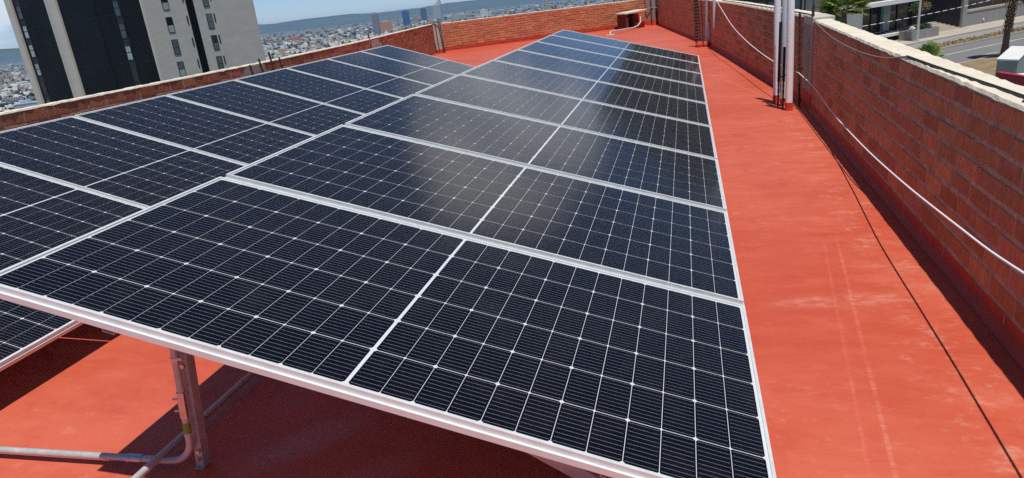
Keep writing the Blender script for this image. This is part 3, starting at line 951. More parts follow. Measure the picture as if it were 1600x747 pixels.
for i, (x, y, z, lab) in enumerate(((3.27, 3.7, 0.066, 'twisted dark wire end on the coping, largest of the middle three'), (3.29, 4.55, 0.074, 'twisted dark wire end on the coping nearest the small palm'),
                                    (3.255, 3.42, 0.064, 'tiny dark wire end on the coping beside the largest one'), (3.32, 6.0, 0.09, 'dark wire end on the coping close to the grey column'), (3.20, 1.55, 0.050, 'curled black wire loop beside the black cable on the coping'))):
    mb = MB()
    mb.tube(smooth_path([(x - 0.01, y - 0.03, z - 0.03), (x, y - 0.005, z - 0.012), (x + 0.012, y + 0.02, z - 0.014), (x + 0.02, y + 0.04, z - 0.03)], 4), 0.005, 6)
    tag(mb.build('wire_end', M['black']), lab, 'wire end', 'wire ends sticking out of the coping', 'thing')
mb = MB(); mb.bar((0.62, 0.86, ZG + 0.008), (0.655, 0.895, ZG + 0.010), 0.014, 0.014)
tag(mb.build('offcut', M['leaf_dirt']), 'small black offcut lying on the shaded red floor under the front panel', 'offcut', None, 'thing')

# ------------------------------------------------------------------ terrain
def sstep(a, b, x):
    t = max(0.0, min(1.0, (x - a) / (b - a)))
    return t * t * (3 - 2 * t)


def ground_z(x, y):
    d = math.hypot(x, y)
    az = math.degrees(math.atan2(x, y))
    side = sstep(-16, -3, az) if az < 90 else 1.0
    if az < -120:
        side = sstep(-120, -170, az)
    left = -12.5 - 62.5 * sstep(50, 520, d)
    right = -8.0 - 67 * sstep(240, 1500, d)
    return left * (1 - side) + right * side


mb = MB()
rad = [0.0, 6, 14, 25, 40, 60, 80, 100, 130, 160, 200, 250, 320, 400, 500, 620, 800, 1000, 1300, 1700, 2300, 3200, 4500, 6500, 9000, 13000, 20000, 30000]
nseg = 144
vv = [(0, 0, -8.4)]
for r_ in rad[1:]:
    for k in range(nseg):
        a = 2 * math.pi * k / nseg
        x, y = r_ * math.sin(a), r_ * math.cos(a)
        vv.append((x, y, ground_z(x, y) - 0.06))
ff = [(0, 1 + (k + 1) % nseg, 1 + k) for k in range(nseg)]
for i in range(len(rad) - 2):
    for k in range(nseg):
        k2 = (k + 1) % nseg
        ff.append((1 + i * nseg + k, 1 + i * nseg + k2, 1 + (i + 1) * nseg + k2, 1 + (i + 1) * nseg + k))
mb.add(vv, ff)


def ground_material():
    m, t, b = principled('ground_plain', (0.12, 0.13, 0.08), 0.95, 0, 0.2)
    tc = N(t, 'ShaderNodeTexCoord')

    def noise(s, d=6):
        n = N(t, 'ShaderNodeTexNoise')
        n.inputs['Scale'].default_value = s
        n.inputs['Detail'].default_value = d
        n.inputs['Roughness'].default_value = 0.65
        t.links.new(tc.outputs['Object'], n.inputs['Vector'])
        return n.outputs['Fac']
    a, c2 = noise(0.0016, 8), noise(0.02, 5)
    mx = N(t, 'ShaderNodeMix', data_type='RGBA')
    t.links.new(maprange(t, a, 0.4, 0.62), mx.inputs[0])
    mx.inputs[6].default_value = (0.060, 0.078, 0.040, 1)
    mx.inputs[7].default_value = (0.17, 0.15, 0.11, 1)
    m2 = N(t, 'ShaderNodeMix', data_type='RGBA')
    t.links.new(maprange(t, c2, 0.45, 0.65), m2.inputs[0])
    t.links.new(mx.outputs[2], m2.inputs[6])
    m2.inputs[7].default_value = (0.24, 0.225, 0.19, 1)
    t.links.new(m2.outputs[2], b.inputs['Base Color'])
    return m


M['ground'] = ground_material()
structure(mb.build('ground', M['ground'], smooth=True))

# distant hills
rh = random.Random(9)
for name, dist, base_h, amp, w_, ph in (('hills', 15000, 85, 60, 2600, 0.3), ('hills', 21500, 165, 90, 4200, 2.1)):
    mb = MB()
    n = 150
    rows = 7
    vv = []
    for i in range(n + 1):
        az = R(-80 + 110 * i / n)
        h = base_h + amp * (0.55 * math.sin(az * 7 + ph) + 0.3 * math.sin(az * 17 + 2 * ph) + 0.22 * math.sin(az * 41 + ph) + 0.12 * math.sin(az * 93))
        for j in range(rows):
            q = j / (rows - 1)
            prof = math.sin(q * math.pi) ** 1.3
            dd = dist + (q - 0.5) * w_ * 2 + rh.uniform(-1, 1) * w_ * 0.06
            vv.append((math.sin(az) * dd, math.cos(az) * dd, -80 + (max(20, h) + 75) * prof * (1 + rh.uniform(-0.05, 0.05))))
    ff = [(i * rows + j, (i + 1) * rows + j, (i + 1) * rows + j + 1, i * rows + j + 1) for i in range(n) for j in range(rows - 1)]
    mb.add(vv, ff)
    structure(mb.build(name, varied('hill_scrub', (0.075, 0.085, 0.05), 0.95, 0, 0.1, 0.35, 0.0012), smooth=True))

# ------------------------------------------------------------------ city on the plain
CB = (CAM.x, CAM.y)


def az_pos(az, d, z=None):
    x, y = CB[0] + math.sin(R(az)) * d, CB[1] + math.cos(R(az)) * d
    return Vector((x, y, ground_z(x, y) if z is None else z))


M['house'] = varied('city_walls', (1, 1, 1), 0.9, 0, 0.2, 0.10, 0.2, tint=True)
M['crown'] = varied('city_foliage', (1, 1, 1), 0.9, 0, 0.1, 0.3, 0.3, tint=True)
rcity = random.Random(21)


def house_colour(rr):
    q = rr.random()
    if q < 0.46:
        g = rr.uniform(0.62, 0.86)
        return (g, g * 0.985, g * 0.95)
    if q < 0.70:
        g = rr.uniform(0.34, 0.58)
        return (g, g * 0.93, g * 0.83)
    if q < 0.84:
        g = rr.uniform(0.22, 0.38)
        return (g, g, g * 1.0)
    if q < 0.91:
        g = rr.uniform(0.35, 0.55)
        return (g, g * 0.72, g * 0.58)
    if q < 0.95:
        g = rr.uniform(0.3, 0.45)
        return (g, g * 0.45, g * 0.36)
    g = rr.uniform(0.25, 0.4)
    return (g * 0.8, g * 0.95, g * 1.15)


def lim_slope(az):
    tab = [(-52, 0.088), (-46, 0.078), (-33, 0.052), (-21, 0.029), (-3, 0.020), (20, 0.01)]
    for (a, b), (c2, d2) in zip(tab[:-1], tab[1:]):
        if a <= az <= c2:
            return b + (d2 - b) * (az - a) / (c2 - a)
    return 0.0


def add_house(mb, p, w, l, h, yaw, c):
    ca, sa = math.cos(yaw), math.sin(yaw)
    u, v = Vector((ca, sa, 0)) * w, Vector((-sa, ca, 0)) * l
    o = Vector(p) - u / 2 - v / 2 - Vector((0, 0, 3))
    mb.obox(o, u, v, Vector((0, 0, h + 3)), 0, c)
    return o + Vector((0, 0, h + 3)), u, v


cand = []
for i in range(15000):
    az = rcity.uniform(-66, 22)
    inv = rcity.uniform(1 / 9500, 1 / 720)
    d = 1 / inv
    # districts: thin the houses out where the plain is wooded
    wood = math.sin(az * 0.55 + d * 0.0021) + 0.7 * math.sin(az * 1.3 - d * 0.0037 + 1.0) + 0.5 * math.sin(d * 0.009 + az * 2.1)
    far = sstep(3800, 7500, d)
    if rcity.random() < 0.20 + 0.62 * far + (0.38 if wood > 1.0 else 0):
        continue
    cand.append((az, d))
seen, rest = [], []
for az, d in cand:
    vis = (-51.5 < az < -46.5 or -34.2 < az < -2.5) and 76 / d < lim_slope(az) + 0.001
    (seen if vis else rest).append((az, d))
seen.sort(key=lambda q: q[1])
single, more = seen[:270], seen[270:]
rest += more
mb = MB()
for az, d in rest:
    p = az_pos(az, d)
    k = max(1.0, d / 2600)
    big = rcity.random() < 0.10
    w, l = rcity.uniform(7, 14) * k * (1.9 if big else 1), rcity.uniform(8, 18) * k * (1.7 if big else 1)
    h = rcity.uniform(3.5, 8.5) * (1.5 if rcity.random() < 0.1 else 1) * min(k, 1.4)
    yaw = 0.35 + 0.9 * math.sin(az * 0.12) + rcity.choice((0, 0, 0.05, 1.571)) + rcity.uniform(-0.06, 0.06)
    c = house_colour(rcity)
    o, u, v = add_house(mb, p, w, l, h, yaw, c)
    if rcity.random() < 0.45 and d < 4000:
        g = house_colour(rcity)
        mb.obox(o + u * 0.2 + v * 0.3, u * rcity.uniform(0.2, 0.5), v * rcity.uniform(0.2, 0.5), Vector((0, 0, rcity.uniform(1.5, 3))), 0, g)
tag(mb.build('city_houses', M['house']), 'dense pale houses of the city spreading over the plain to the horizon', 'houses', None, 'stuff')
# the houses that show largest: a thing each, from a few kinds
kinds = []
for i in range(18):
    c = house_colour(rcity)
    w, l, h = rcity.uniform(8, 15), rcity.uniform(9, 20), rcity.uniform(4, 9)
    mb = MB()
    o, u, v = add_house(mb, (0, 0, 0), w, l, h, 0, c)
    # parapet kerb, roof room, tank, dark openings
    mb.obox(o + u * 0.15 + v * 0.2, u * 0.4, v * 0.35, Vector((0, 0, 2.4)), 0, tuple(x * 0.92 for x in c))
    mb.obox(o + u * 0.7 + v * 0.7, u * 0.12, u.length * 0.12 * v.normalized(), Vector((0, 0, 1.6)), 0, (0.06, 0.06, 0.065))
    for q in range(3):
        for s in (0, 1):
            a = o + u * (0.12 + 0.3 * q) + (v * 1.001 if s else v * -0.001) - Vector((0, 0, h * 0.45))
            mb.obox(a - v.normalized() * 0.05, u * 0.14, v.normalized() * 0.1, Vector((0, 0, 1.5)), 0, (0.05, 0.055, 0.06))
    me_o = mb.build('city_house', M['house'])
    kinds.append(me_o.data)
    bpy.data.objects.remove(me_o)
for i, (az, d) in enumerate(single):
    o = bpy.data.objects.new('city_house', kinds[i % len(kinds)])
    col.objects.link(o)
    o.location = az_pos(az, d)
    o.rotation_euler = (0, 0, 0.35 + 0.9 * math.sin(az * 0.12) + rcity.choice((0, 0, 1.571)) + rcity.uniform(-0.06, 0.06))
    s = max(1.0, d / 2600)
    o.scale = (s, s, min(s, 1.4))
    tag(o, 'small flat roofed house among the many of the city seen over the parapet', 'house', 'houses of the city below the roof', 'thing')
# tree cover of the city
mb = MB()
for i in range(15000):
    az = rcity.uniform(-66, 22)
    d = 1 / rcity.uniform(1 / 11000, 1 / 700)
    wood = math.sin(az * 0.55 + d * 0.0021) + 0.7 * math.sin(az * 1.3 - d * 0.0037 + 1.0) + 0.5 * math.sin(d * 0.009 + az * 2.1)
    if rcity.random() < (0.42 if wood < 0.6 else 0.0):
        continue
    p = az_pos(az, d)
    k = max(1.0, d / 2300)
    r_ = rcity.uniform(2.6, 5.5) * k
    g = rcity.uniform(0.6, 1.3)
    c = (0.028 * g, 0.050 * g, 0.020 * g)
    hh = rcity.uniform(5, 9) * min(k, 1.6)
    nn_ = 6
    ring_a, ring_b = [], []
    for q in range(nn_):
        a = q * math.pi * 2 / nn_ + rcity.random() * 0.5
        ring_a.append(p + Vector((math.cos(a) * r_ * rcity.uniform(0.6, 0.95), math.sin(a) * r_ * rcity.uniform(0.6, 0.95), hh * 0.15)))
        ring_b.append(p + Vector((math.cos(a) * r_ * rcity.uniform(0.7, 1.1), math.sin(a) * r_ * rcity.uniform(0.7, 1.1), hh * rcity.uniform(0.5, 0.75))))
    tp = p + Vector((rcity.uniform(-1, 1), rcity.uniform(-1, 1), hh))
    vs_ = ring_a + ring_b + [tp]
    fs_ = [(q, (q + 1) % nn_, nn_ + (q + 1) % nn_, nn_ + q) for q in range(nn_)] + [(nn_ + q, nn_ + (q + 1) % nn_, 2 * nn_) for q in range(nn_)]
    mb.add(vs_, fs_, 0, c)
tag(mb.build('city_trees', M['crown']), 'dark green tree cover scattered between the city houses', 'trees', None, 'stuff')

M['glass_dark'] = varied('dark_window_glass', (0.012, 0.016, 0.020), 0.06, 0, 0.6, 0.2, 0.5, rvar=0.03)


def block(name, label, cat, az, d, w, l, h, yaw, colour, floors=0, strip=(0.05, 0.06, 0.08), crown=None, z=-75, group=None):
    p = az_pos(az, d, z)
    t = thing(name, label, cat, p, group)
    t.rotation_euler = (0, 0, yaw)
    m_ = varied(name + '_wall', colour, 0.85, 0, 0.25, 0.08, 0.1)
    mb = MB(); mb.box((-w / 2, -l / 2, -3), (w / 2, l / 2, h)); mb.build('wall', m_, t)
    if floors:
        wb = MB()
        fh = h / floors
        for k in range(floors):
            wb.box((-w / 2 - 0.1, -l / 2 - 0.1, k * fh + fh * 0.35), (w / 2 + 0.1, l / 2 + 0.1, k * fh + fh * 0.75))
        wb.build('window_band', varied(name + '_glass', strip, 0.3, 0, 0.5, 0.1, 0.1), t)
    mb = MB()
    mb.box((-w * 0.25, -l * 0.25, h), (w * 0.15, l * 0.2, h + (crown or 3)))
    mb.build('roof_room', m_, t)
    return t


block('office_tower', 'slim grey high rise far off in the city, just left of the orange block', 'tower', -24.15, 3050, 26, 26, 84, 0.3, (0.30, 0.28, 0.29), 20, (0.09, 0.09, 0.12), 8)
block('apartment_block', 'broad orange block rising from the distant city beyond the left parapet', 'apartment block', -23.45, 3380, 58, 40, 46, 0.5, (0.55, 0.30, 0.18), 8, (0.30, 0.17, 0.11), 9)
block('office_tower', 'blue glass high rise in the distant city, left of the tallest tower', 'tower', -21.75, 4700, 40, 34, 88, 0.2, (0.035, 0.10, 0.25), 10, (0.03, 0.07, 0.2), 5)
block('office_tower', 'sand coloured high rise beside the blue glass one in the distant city', 'tower', -21.0, 4850, 30, 30, 52, 0.4, (0.42, 0.33, 0.22), 9, (0.2, 0.16, 0.12), 4)
block('office_tower', 'dark blue block in the distant city just left of the tallest tower', 'tower', -20.35, 6300, 46, 40, 96, 0.2, (0.06, 0.075, 0.14), 9, (0.04, 0.05, 0.1), 4)
t = block('office_tower', 'tallest white and grey tower in the distant city, above the left corner column', 'tower', -19.25, 5700, 62, 44, 108, 0.15, (0.46, 0.47, 0.47), 14, (0.25, 0.27, 0.29), 6)
mb = MB(); mb.box((18, -22, 108), (31, 22, 156)); mb.box8([(-8, -20, 108), (18, -20, 108), (18, 20, 108), (-8, 20, 108), (-8, -20, 116), (18, -20, 146), (18, 20, 146), (-8, 20, 116)]); mb.build('fin', varied('tower_fin', (0.55, 0.55, 0.54), 0.8), t)
block('warehouse', 'pinkish red roofed hall in the middle of the distant city', 'hall', -30.2, 4050, 105, 60, 14, 0.3, (0.42, 0.15, 0.13))
block('apartment_block', 'small yellow block in the city just above the left parapet', 'apartment block', -31.5, 2250, 20, 16, 14, 0.6, (0.62, 0.50, 0.20), 4, (0.3, 0.24, 0.12))
block('apartment_block', 'pale blue block of flats low in the photo between the tower and the left edge', 'apartment block', -48.7, 1110, 30, 24, 18, 0.8, (0.36, 0.44, 0.52), 5, (0.17, 0.20, 0.24), 3, az_pos(-48.7, 1110).z)
for i, (az, d, w_, l_, h_) in enumerate(((-48.9, 905, 18, 15, 13.5), (-49.9, 925, 17, 14, 12), (-48.0, 950, 16, 14, 14), (-50.9, 890, 16, 13, 10))):
    block('row_house', ['white cubic house block nearest the foot of the tower', 'white house block second from the tower foot, low at the left edge', 'white house block tucked against the tower edge', 'pale low house block at the very left edge of the photo'][i], 'house block', az, d, w_, l_, h_, 0.85, (0.66, 0.66, 0.64), 4, (0.36, 0.36, 0.37), 2.5, az_pos(az, d).z)
for az, d, w_, l_, h_, cc, lab in ((-15.6, 4600, 52, 30, 42, (0.62, 0.62, 0.60), 'white block with a domed tank, standing out above the far brick wall'), (-17.6, 4300, 95, 40, 34, (0.42, 0.42, 0.41), 'long grey block over the far brick wall near its left end'),
                               (-10.6, 4900, 26, 24, 72, (0.44, 0.38, 0.28), 'tan slender tower poking up over the middle of the far brick wall')):
    block('apartment_block', lab, 'apartment block', az, d, w_, l_, h_, 0.3, cc, 5, tuple(x * 0.5 for x in cc), 6)

# ------------------------------------------------------------------ dark and grey tower on the left
TS = 1.2
TC = Vector((1.986 + (-54.7345 - 1.986) * TS, -1.396 + (65.8852 + 1.396) * TS, 0.59))
TR = Vector((0.34784, 0.93756, 0))       # along the grey wall
TL = Vector((-0.93756, 0.34784, 0))      # along the dark wall
tw = thing('apartment_tower', 'tall tower with a dark front and pale grey windowed side behind the parapet', 'tower', (TC.x, TC.y, 0))
tw.matrix_world = Matrix(((TR.x, TL.x, 0, TC.x), (TR.y, TL.y, 0, TC.y), (0, 0, 1, 0), (0, 0, 0, 1)))
# local axes: x along the grey wall, y along the dark wall


def tz(z):
    return 0.59 + (z - 0.59) * TS


WR, WLn = 13.95 * TS, 32.6 * TS
TOP, BOT = 26.0, -40.0
M['render_grey'] = varied('grey_render', (0.52, 0.505, 0.46), 0.92, 0, 0.25, 0.10, 0.45, 0.25, 3, 0.02, (1, 1, 2.5))
M['trim_pale'] = varied('pale_trim', (0.58, 0.55, 0.485), 0.9, 0, 0.25, 0.08, 0.6)
M['cladding'] = varied('black_cladding', (0.0045, 0.0065, 0.008), 0.55, 0, 0.12, 0.25, 0.15)
M['cladding2'] = varied('charcoal_infill', (0.022, 0.023, 0.028), 0.55, 0, 0.3, 0.2, 0.4)
M['pane'] = varied('window_pane', (0.10, 0.13, 0.14), 0.08, 0, 0.6, 0.3, 0.3, rvar=0.04)
M['pane_pale'] = varied('curtained_pane', (0.34, 0.42, 0.41), 0.12, 0, 0.6, 0.2, 0.3, rvar=0.05)
M['frame_black'] = varied('black_frame', (0.014, 0.015, 0.018), 0.45)
mb = MB(); mb.box((0.0, 0.0, BOT), (WR, WLn, TOP)); mb.build('wall', M['render_grey'], tw)
# dark cladding panels on the front (x = 0 plane), proud of the wall
def front(mb, y0, y1, z0, z1, p0, p1):
    mb.box((-p1 * 1.0, y0, z0), (-p0, y1, z1))
zj = [BOT + 0.3, tz(-14.6), tz(-6.9), tz(-1.45), tz(3.9), tz(9.2), tz(14.6), TOP - 0.3]
for y0, y1 in ((0.3 * TS, 9.95 * TS), (10.25 * TS, 18.75 * TS), (22.0 * TS, 30.95 * TS)):
    mb = MB()
    for a, b in zip(zj[:-1], zj[1:]):
        front(mb, y0, y1, a + 0.02, b - 0.02, 0.0, 0.12)
    mb.build('dark_cladding', M['cladding'], tw)
mb = MB(); front(mb, 9.96 * TS, 10.24 * TS, BOT + 0.3, TOP - 0.3, 0.0, 0.03); mb.build('groove', M['frame_black'], tw)
mb = MB(); front(mb, -0.02, 0.28 * TS, BOT, TOP, 0.001, 0.30); mb.build('corner_trim', M['trim_pale'], tw)
mb = MB(); front(mb, 18.77 * TS, 20.5 * TS, BOT, TOP, 0.001, 0.42); mb.build('pale_band', M['trim_pale'], tw)
mb = MB(); front(mb, 20.55 * TS, 21.95 * TS, BOT, TOP, 0.001, 0.22); mb.build('pale_band', M['render_grey'], tw)
mb = MB(); front(mb, 31.0 * TS, 32.62 * TS, BOT, TOP, 0.001, 0.45); mb.build('edge_trim', M['trim_pale'], tw)
rt = random.Random(5)
# window columns on the dark front
for y0, y1, pale in ((4.75 * TS, 6.05 * TS, {0: 1, -1: 0}), (28.9 * TS, 30.2 * TS, {0: 1, 1: 1, -1: 1})):
    mb = MB(); front(mb, y0 + 0.01, y1 - 0.01, BOT + 0.3, TOP - 0.3, 0.121, 0.155); mb.build('infill_strip', M['cladding2'], tw)
    for k in range(-3, 5):
        off = 0.0 if y0 < 10 else 1.45
        zt = tz(0.43 + off + 2.43 * k)
        f = MB(); front(f, y0 + 0.12, y1 - 0.12, zt - 1.95, zt, 0.156, 0.20); fo_ = f.build('window', M['frame_black'], tw)
        pl_ = pale.get(k, 0)
        g = MB()
        front(g, y0 + 0.22, (y0 + y1) / 2 - 0.05, zt - 0.85, zt - 0.1, 0.201, 0.215)
        front(g, (y0 + y1) / 2 + 0.05, y1 - 0.22, zt - 0.85, zt - 0.1, 0.201, 0.215)
        front(g, y0 + 0.2, y1 - 0.2, zt - 1.85, zt - 0.98, 0.201, 0.215)
        g.build('pane', M['pane_pale'] if pl_ else (M['pane'] if rt.random() < 0.6 else M['glass_dark']), fo_)
# grey side (y = 0 plane, facing -y)
def side(mb, x0, x1, z0, z1, p0, p1):
    mb.box((x0, -p1, z0), (x1, -p0, z1))
mb = MB(); side(mb, 4.9 * TS, 5.82 * TS, BOT + 0.3, TOP - 0.3, 0.001, 0.05); mb.build('dark_strip', M['cladding'], tw)
for x0, x1 in ((2.03 * TS, 2.80 * TS), (7.06 * TS, 7.82 * TS)):
    for k in range(-3, 5):
        zt = tz(0.53 + 2.43 * k)
        f = MB(); side(f, x0, x1, zt - 1.68 * TS, zt, 0.001, 0.05); fo_ = f.build('window', M['frame_black'], tw)
        g = MB(); side(g, x0 + 0.09, x1 - 0.09, zt - 0.85 * TS, zt - 0.08, 0.051, 0.066); g.build('pane', M['pane'] if rt.random() < 0.45 else M['glass_dark'], fo_)
        g = MB(); side(g, x0 + 0.09, x1 - 0.09, zt - 1.62 * TS, zt - 0.9 * TS, 0.051, 0.066); g.build('pane', M['pane_pale'] if rt.random() < 0.5 else M['pane'], fo_)
for x0, x1 in ((4.56 * TS, 4.70 * TS), (8.05 * TS, 8.20 * TS)):
    for k in range(-3, 5):
        zt = tz(0.52 + 2.43 * k)
        f = MB(); side(f, x0, x1, zt - 0.95 * TS, zt, 0.001, 0.05); f.build('slot_window', M['frame_black'], tw)

# ------------------------------------------------------------------ street on the right
RO = Vector((1.986, -1.396, 0))
RD = Vector((0.747, 0.665, 0)).normalized()
RN = Vector((-0.665, 0.747, 0)).normalized()


def st(s, n, z=-8.0):
    return RO + RD * s + RN * n + Vector((0, 0, z))


def strip(name, s0, s1, n0, n1, z, mat, th=0.0, kind='structure', parent=None):
    mb = MB()
    if th:
        mb.obox(st(s0, n0, z - th), RD * (s1 - s0), RN * (n1 - n0), Vector((0, 0, th)))
    else:
        mb.add([st(s0, n0, z), st(s1, n0, z), st(s1, n1, z), st(s0, n1, z)], [(0, 1, 2, 3)])
    o = mb.build(name, mat, parent)
    if kind == 'structure':
        structure(o)
    return o


M['asphalt'] = varied('asphalt', (0.17, 0.168, 0.163), 0.9, 0, 0.3, 0.12, 0.5)
M['asphalt2'] = varied('worn_asphalt', (0.25, 0.24, 0.225), 0.9, 0, 0.3, 0.14, 0.6)
M['paving'] = varied('pale_paving', (0.40, 0.36, 0.29), 0.9, 0, 0.3, 0.12, 0.7)
M['kerb'] = varied('kerb_stone', (0.36, 0.34, 0.30), 0.9, 0, 0.3, 0.12, 1.5)
M['paint'] = varied('road_paint', (0.62, 0.62, 0.60), 0.8, 0, 0.3, 0.15, 1.5)
M['dirt'] = varied('dry_grass_dirt', (0.24, 0.175, 0.105), 1.0, 0, 0.1, 0.38, 0.9, 0.5, 6, 0.05)
strip('road', -60, 260, 33.0, 39.9, -7.95, M['asphalt'])
strip('service_road', -60, 260, 42.2, 45.2, -7.95, M['asphalt2'])
strip('pavement', -60, 260, 45.35, 49.3, -7.83, M['paving'], 0.15)
strip('kerb', -60, 260, 45.2, 45.35, -7.82, M['kerb'], 0.15)
strip('median', -60, 260, 40.05, 42.05, -7.80, M['dirt'], 0.2)
strip('kerb', -60, 260, 39.9, 40.05, -7.79, M['kerb'], 0.2)
strip('kerb', -60, 260, 42.05, 42.2, -7.79, M['kerb'], 0.2)
strip('near_kerb', -60, 260, 32.8, 33.0, -7.8, M['kerb'], 0.2)
strip('verge', -60, 260, 26.5, 32.8, -7.82, M['dirt'], 0.2)
strip('near_pavement', -60, 260, 22.0, 26.4, -7.83, M['paving'], 0.2)
strip('road_marking', -60, 260, 37.33, 37.47, -7.945, M['paint'])
for k in range(12):
    strip('road_marking', 27.6 + k * 6.5 - 10, 30.0 + k * 6.5 - 10, 34.28, 34.40, -7.945, M['paint'])
# pebbly planting on the median
mb = MB()
rm = random.Random(31)
for i in range(900):
    s, n = rm.uniform(55, 100), rm.uniform(40.15, 41.95)
    r_ = rm.uniform(0.05, 0.17)
    p = st(s, n, -7.80)
    g = rm.uniform(0.5, 1.25)
    cc = (0.26 * g, 0.19 * g, 0.13 * g) if rm.random() < 0.75 else (0.12 * g, 0.11 * g, 0.05 * g)
    mb.add([p + Vector((r_, 0, 0)), p + Vector((-r_ * 0.5, r_ * 0.8, 0)), p + Vector((-r_ * 0.5, -r_ * 0.8, 0)), p + Vector((0, 0, r_ * 1.2))], [(0, 1, 3), (1, 2, 3), (2, 0, 3)], 0, cc)
tag(mb.build('gravel', M['house']), 'brown stones and dry tufts along the median strip', 'gravel', None, 'stuff')

# --- house across the street: white and dark glass
hb = thing('modern_building', 'modern white and dark glass building across the street with a planter and steps', 'building', st(72, 50))
hb.matrix_world = Matrix(((RD.x, RN.x, 0, st(0, 0).x), (RD.y, RN.y, 0, st(0, 0).y), (0, 0, 1, 0), (0, 0, 0, 1)))
# local axes now: x = s along the street, y = n away from it, z = height
M['white_wall'] = varied('white_render', (0.66, 0.66, 0.64), 0.8, 0, 0.3, 0.06, 0.4)
M['grey_wall'] = varied('board_marked_concrete', (0.25, 0.25, 0.245), 0.9, 0, 0.3, 0.18, 1.2, 0.3, 4, 0.02, (3, 3, 0.4))
M['glass_green'] = varied('green_tinted_glass', (0.20, 0.28, 0.27), 0.12, 0, 0.6, 0.1, 0.5, rvar=0.03)
M['brown_wall'] = varied('brown_wall', (0.052, 0.032, 0.022), 0.7, 0, 0.3, 0.1, 0.5)
NF = 49.6


def hbox(name, s0, s1, n0, n1, z0, z1, mat, parent=hb):
    mb = MB(); mb.box((s0, n0, z0), (s1, n1, z1)); return mb.build(name, mat, parent)


hbox('white_wall', 65.3, 68.5, NF, NF + 4, -8, -4.0, M['white_wall'])
hbox('ground_floor_glass', 68.5, 76.4, NF + 0.6, NF + 0.75, -7.0, -4.1, M['glass_dark'])
hbox('green_glass_column', 72.3, 73.4, NF + 0.25, NF + 0.59, -6.75, -4.15, M['glass_green'])
for s in (70.6, 75.0):
    hbox('mullion', s, s + 0.09, NF + 0.5, NF + 0.59, -7.0, -4.1, M['frame_black'])
hbox('ledge', 69.5, 76.0, NF - 0.8, NF + 0.5, -7.3, -7.02, M['white_wall'])
hbox('basement_wall', 69.5, 77.8, NF - 0.2, NF + 0.4, -9, -7.31, M['cladding2'])
hbox('floor_slab', 65.0, 80.6, NF - 1.2, NF + 4, -3.98, -3.55, M['white_wall'])
hbox('upper_glass', 65.3, 72.2, NF + 0.4, NF + 0.5, -3.54, -0.6, M['glass_dark'])
hbox('upper_wall', 72.25, 80.4, NF + 0.3, NF + 0.6, -3.54, -0.6, M['white_wall'])
hbox('roof_slab', 65.0, 80.6, NF - 0.8, NF + 4, -0.59, -0.2, M['white_wall'])
hbox('entrance_glass', 76.45, 85.4, NF + 2.8, NF + 3.0, -7.2, -3.99, M['glass_dark'])
hbox('column', 85.42, 86.2, NF - 0.6, NF + 2.8, -8, -2.2, M['grey_wall'])
hbox('column_shade_sheet', 85.3, 85.415, NF - 0.3, NF + 2.8, -8, -2.4, M['cladding2'])  # added dark sheet: the column's shaded side put into the colour
for k in range(7):
    hbox('step', 77.5 + k * 0.25, 85.29, NF - 1.0 + k * 0.55, NF - 0.46 + k * 0.55 if k < 6 else NF + 2.79, -8, -7.85 + k * 0.13, M['paving'])
hbox('street_wall', 86.2, 112, NF - 0.35, NF, -8, -6.25, M['grey_wall'])
hbox('street_wall_cap', 86.2, 112, NF - 0.42, NF + 0.1, -6.248, -6.02, M['concrete'])
hbox('side_glass', 86.25, 93.2, NF + 0.35, NF + 0.5, -6.0, -2.5, M['glass_dark'])
hbox('brown_wall', 93.3, 112, NF + 0.3, NF + 0.6, -6.0, -1.5, M['brown_wall'])
mb = MB(); mb.tube([(90.0, NF - 0.37, -7.35), (90.0, NF - 0.45, -7.35)], 0.14, 10); mb.build('wall_lamp', M['white_wall'], hb)
pt = thing('planter', 'grey concrete planter box with bushes and stones before the glass building', 'planter', st(75.2, 47.6, -7.83))
pt.rotation_euler = (0, 0, math.atan2(RD.y, RD.x))
mb = MB(); mb.box((-2.3, -0.75, 0), (2.35, -0.6, 0.95)); mb.box((-2.3, 0.6, 0), (2.35, 0.75, 0.95)); mb.box((-2.3, -0.6, 0), (-2.15, 0.6, 0.95)); mb.box((2.2, -0.6, 0), (2.35, 0.6, 0.95)); mb.build('box', M['grey_wall'], pt)
mb = MB(); mb.box((-2.15, -0.6, 0), (2.2, 0.6, 0.86)); mb.build('soil', M['dirt'], pt)

M['leaf'] = varied('leaf', (1, 1, 1), 0.5, 0, 0.4, 0.2, 3, tint=True)
M['bark'] = varied('palm_bark', (0.13, 0.095, 0.07), 0.95, 0, 0.2, 0.35, 5)
rl = random.Random(77)


def leaf_cloud(mb, c, rx, rz, n, size, cols, rr=rl):
    for i in range(n):
        d = Vector((rr.gauss(0, 1), rr.gauss(0, 1), rr.gauss(0, 1))).normalized() * (rr.random() ** 0.4)
        p = Vector(c) + Vector((d.x * rx, d.y * rx, d.z * rz))
        a = Vector((rr.gauss(0, 1), rr.gauss(0, 1), rr.gauss(0, 1))).normalized()
        b = a.cross(Vector((rr.gauss(0, 1), rr.gauss(0, 1), rr.gauss(0, 1)))).normalized()
        s = size * rr.uniform(0.6, 1.3)
        cc = cols[int(rr.random() * len(cols))]
        g = rr.uniform(0.7, 1.3)
        mb.add([p - a * s, p + b * s * 0.45, p + a * s, p - b * s * 0.45], [(0, 1, 2, 3)], 0, tuple(x * g for x in cc))


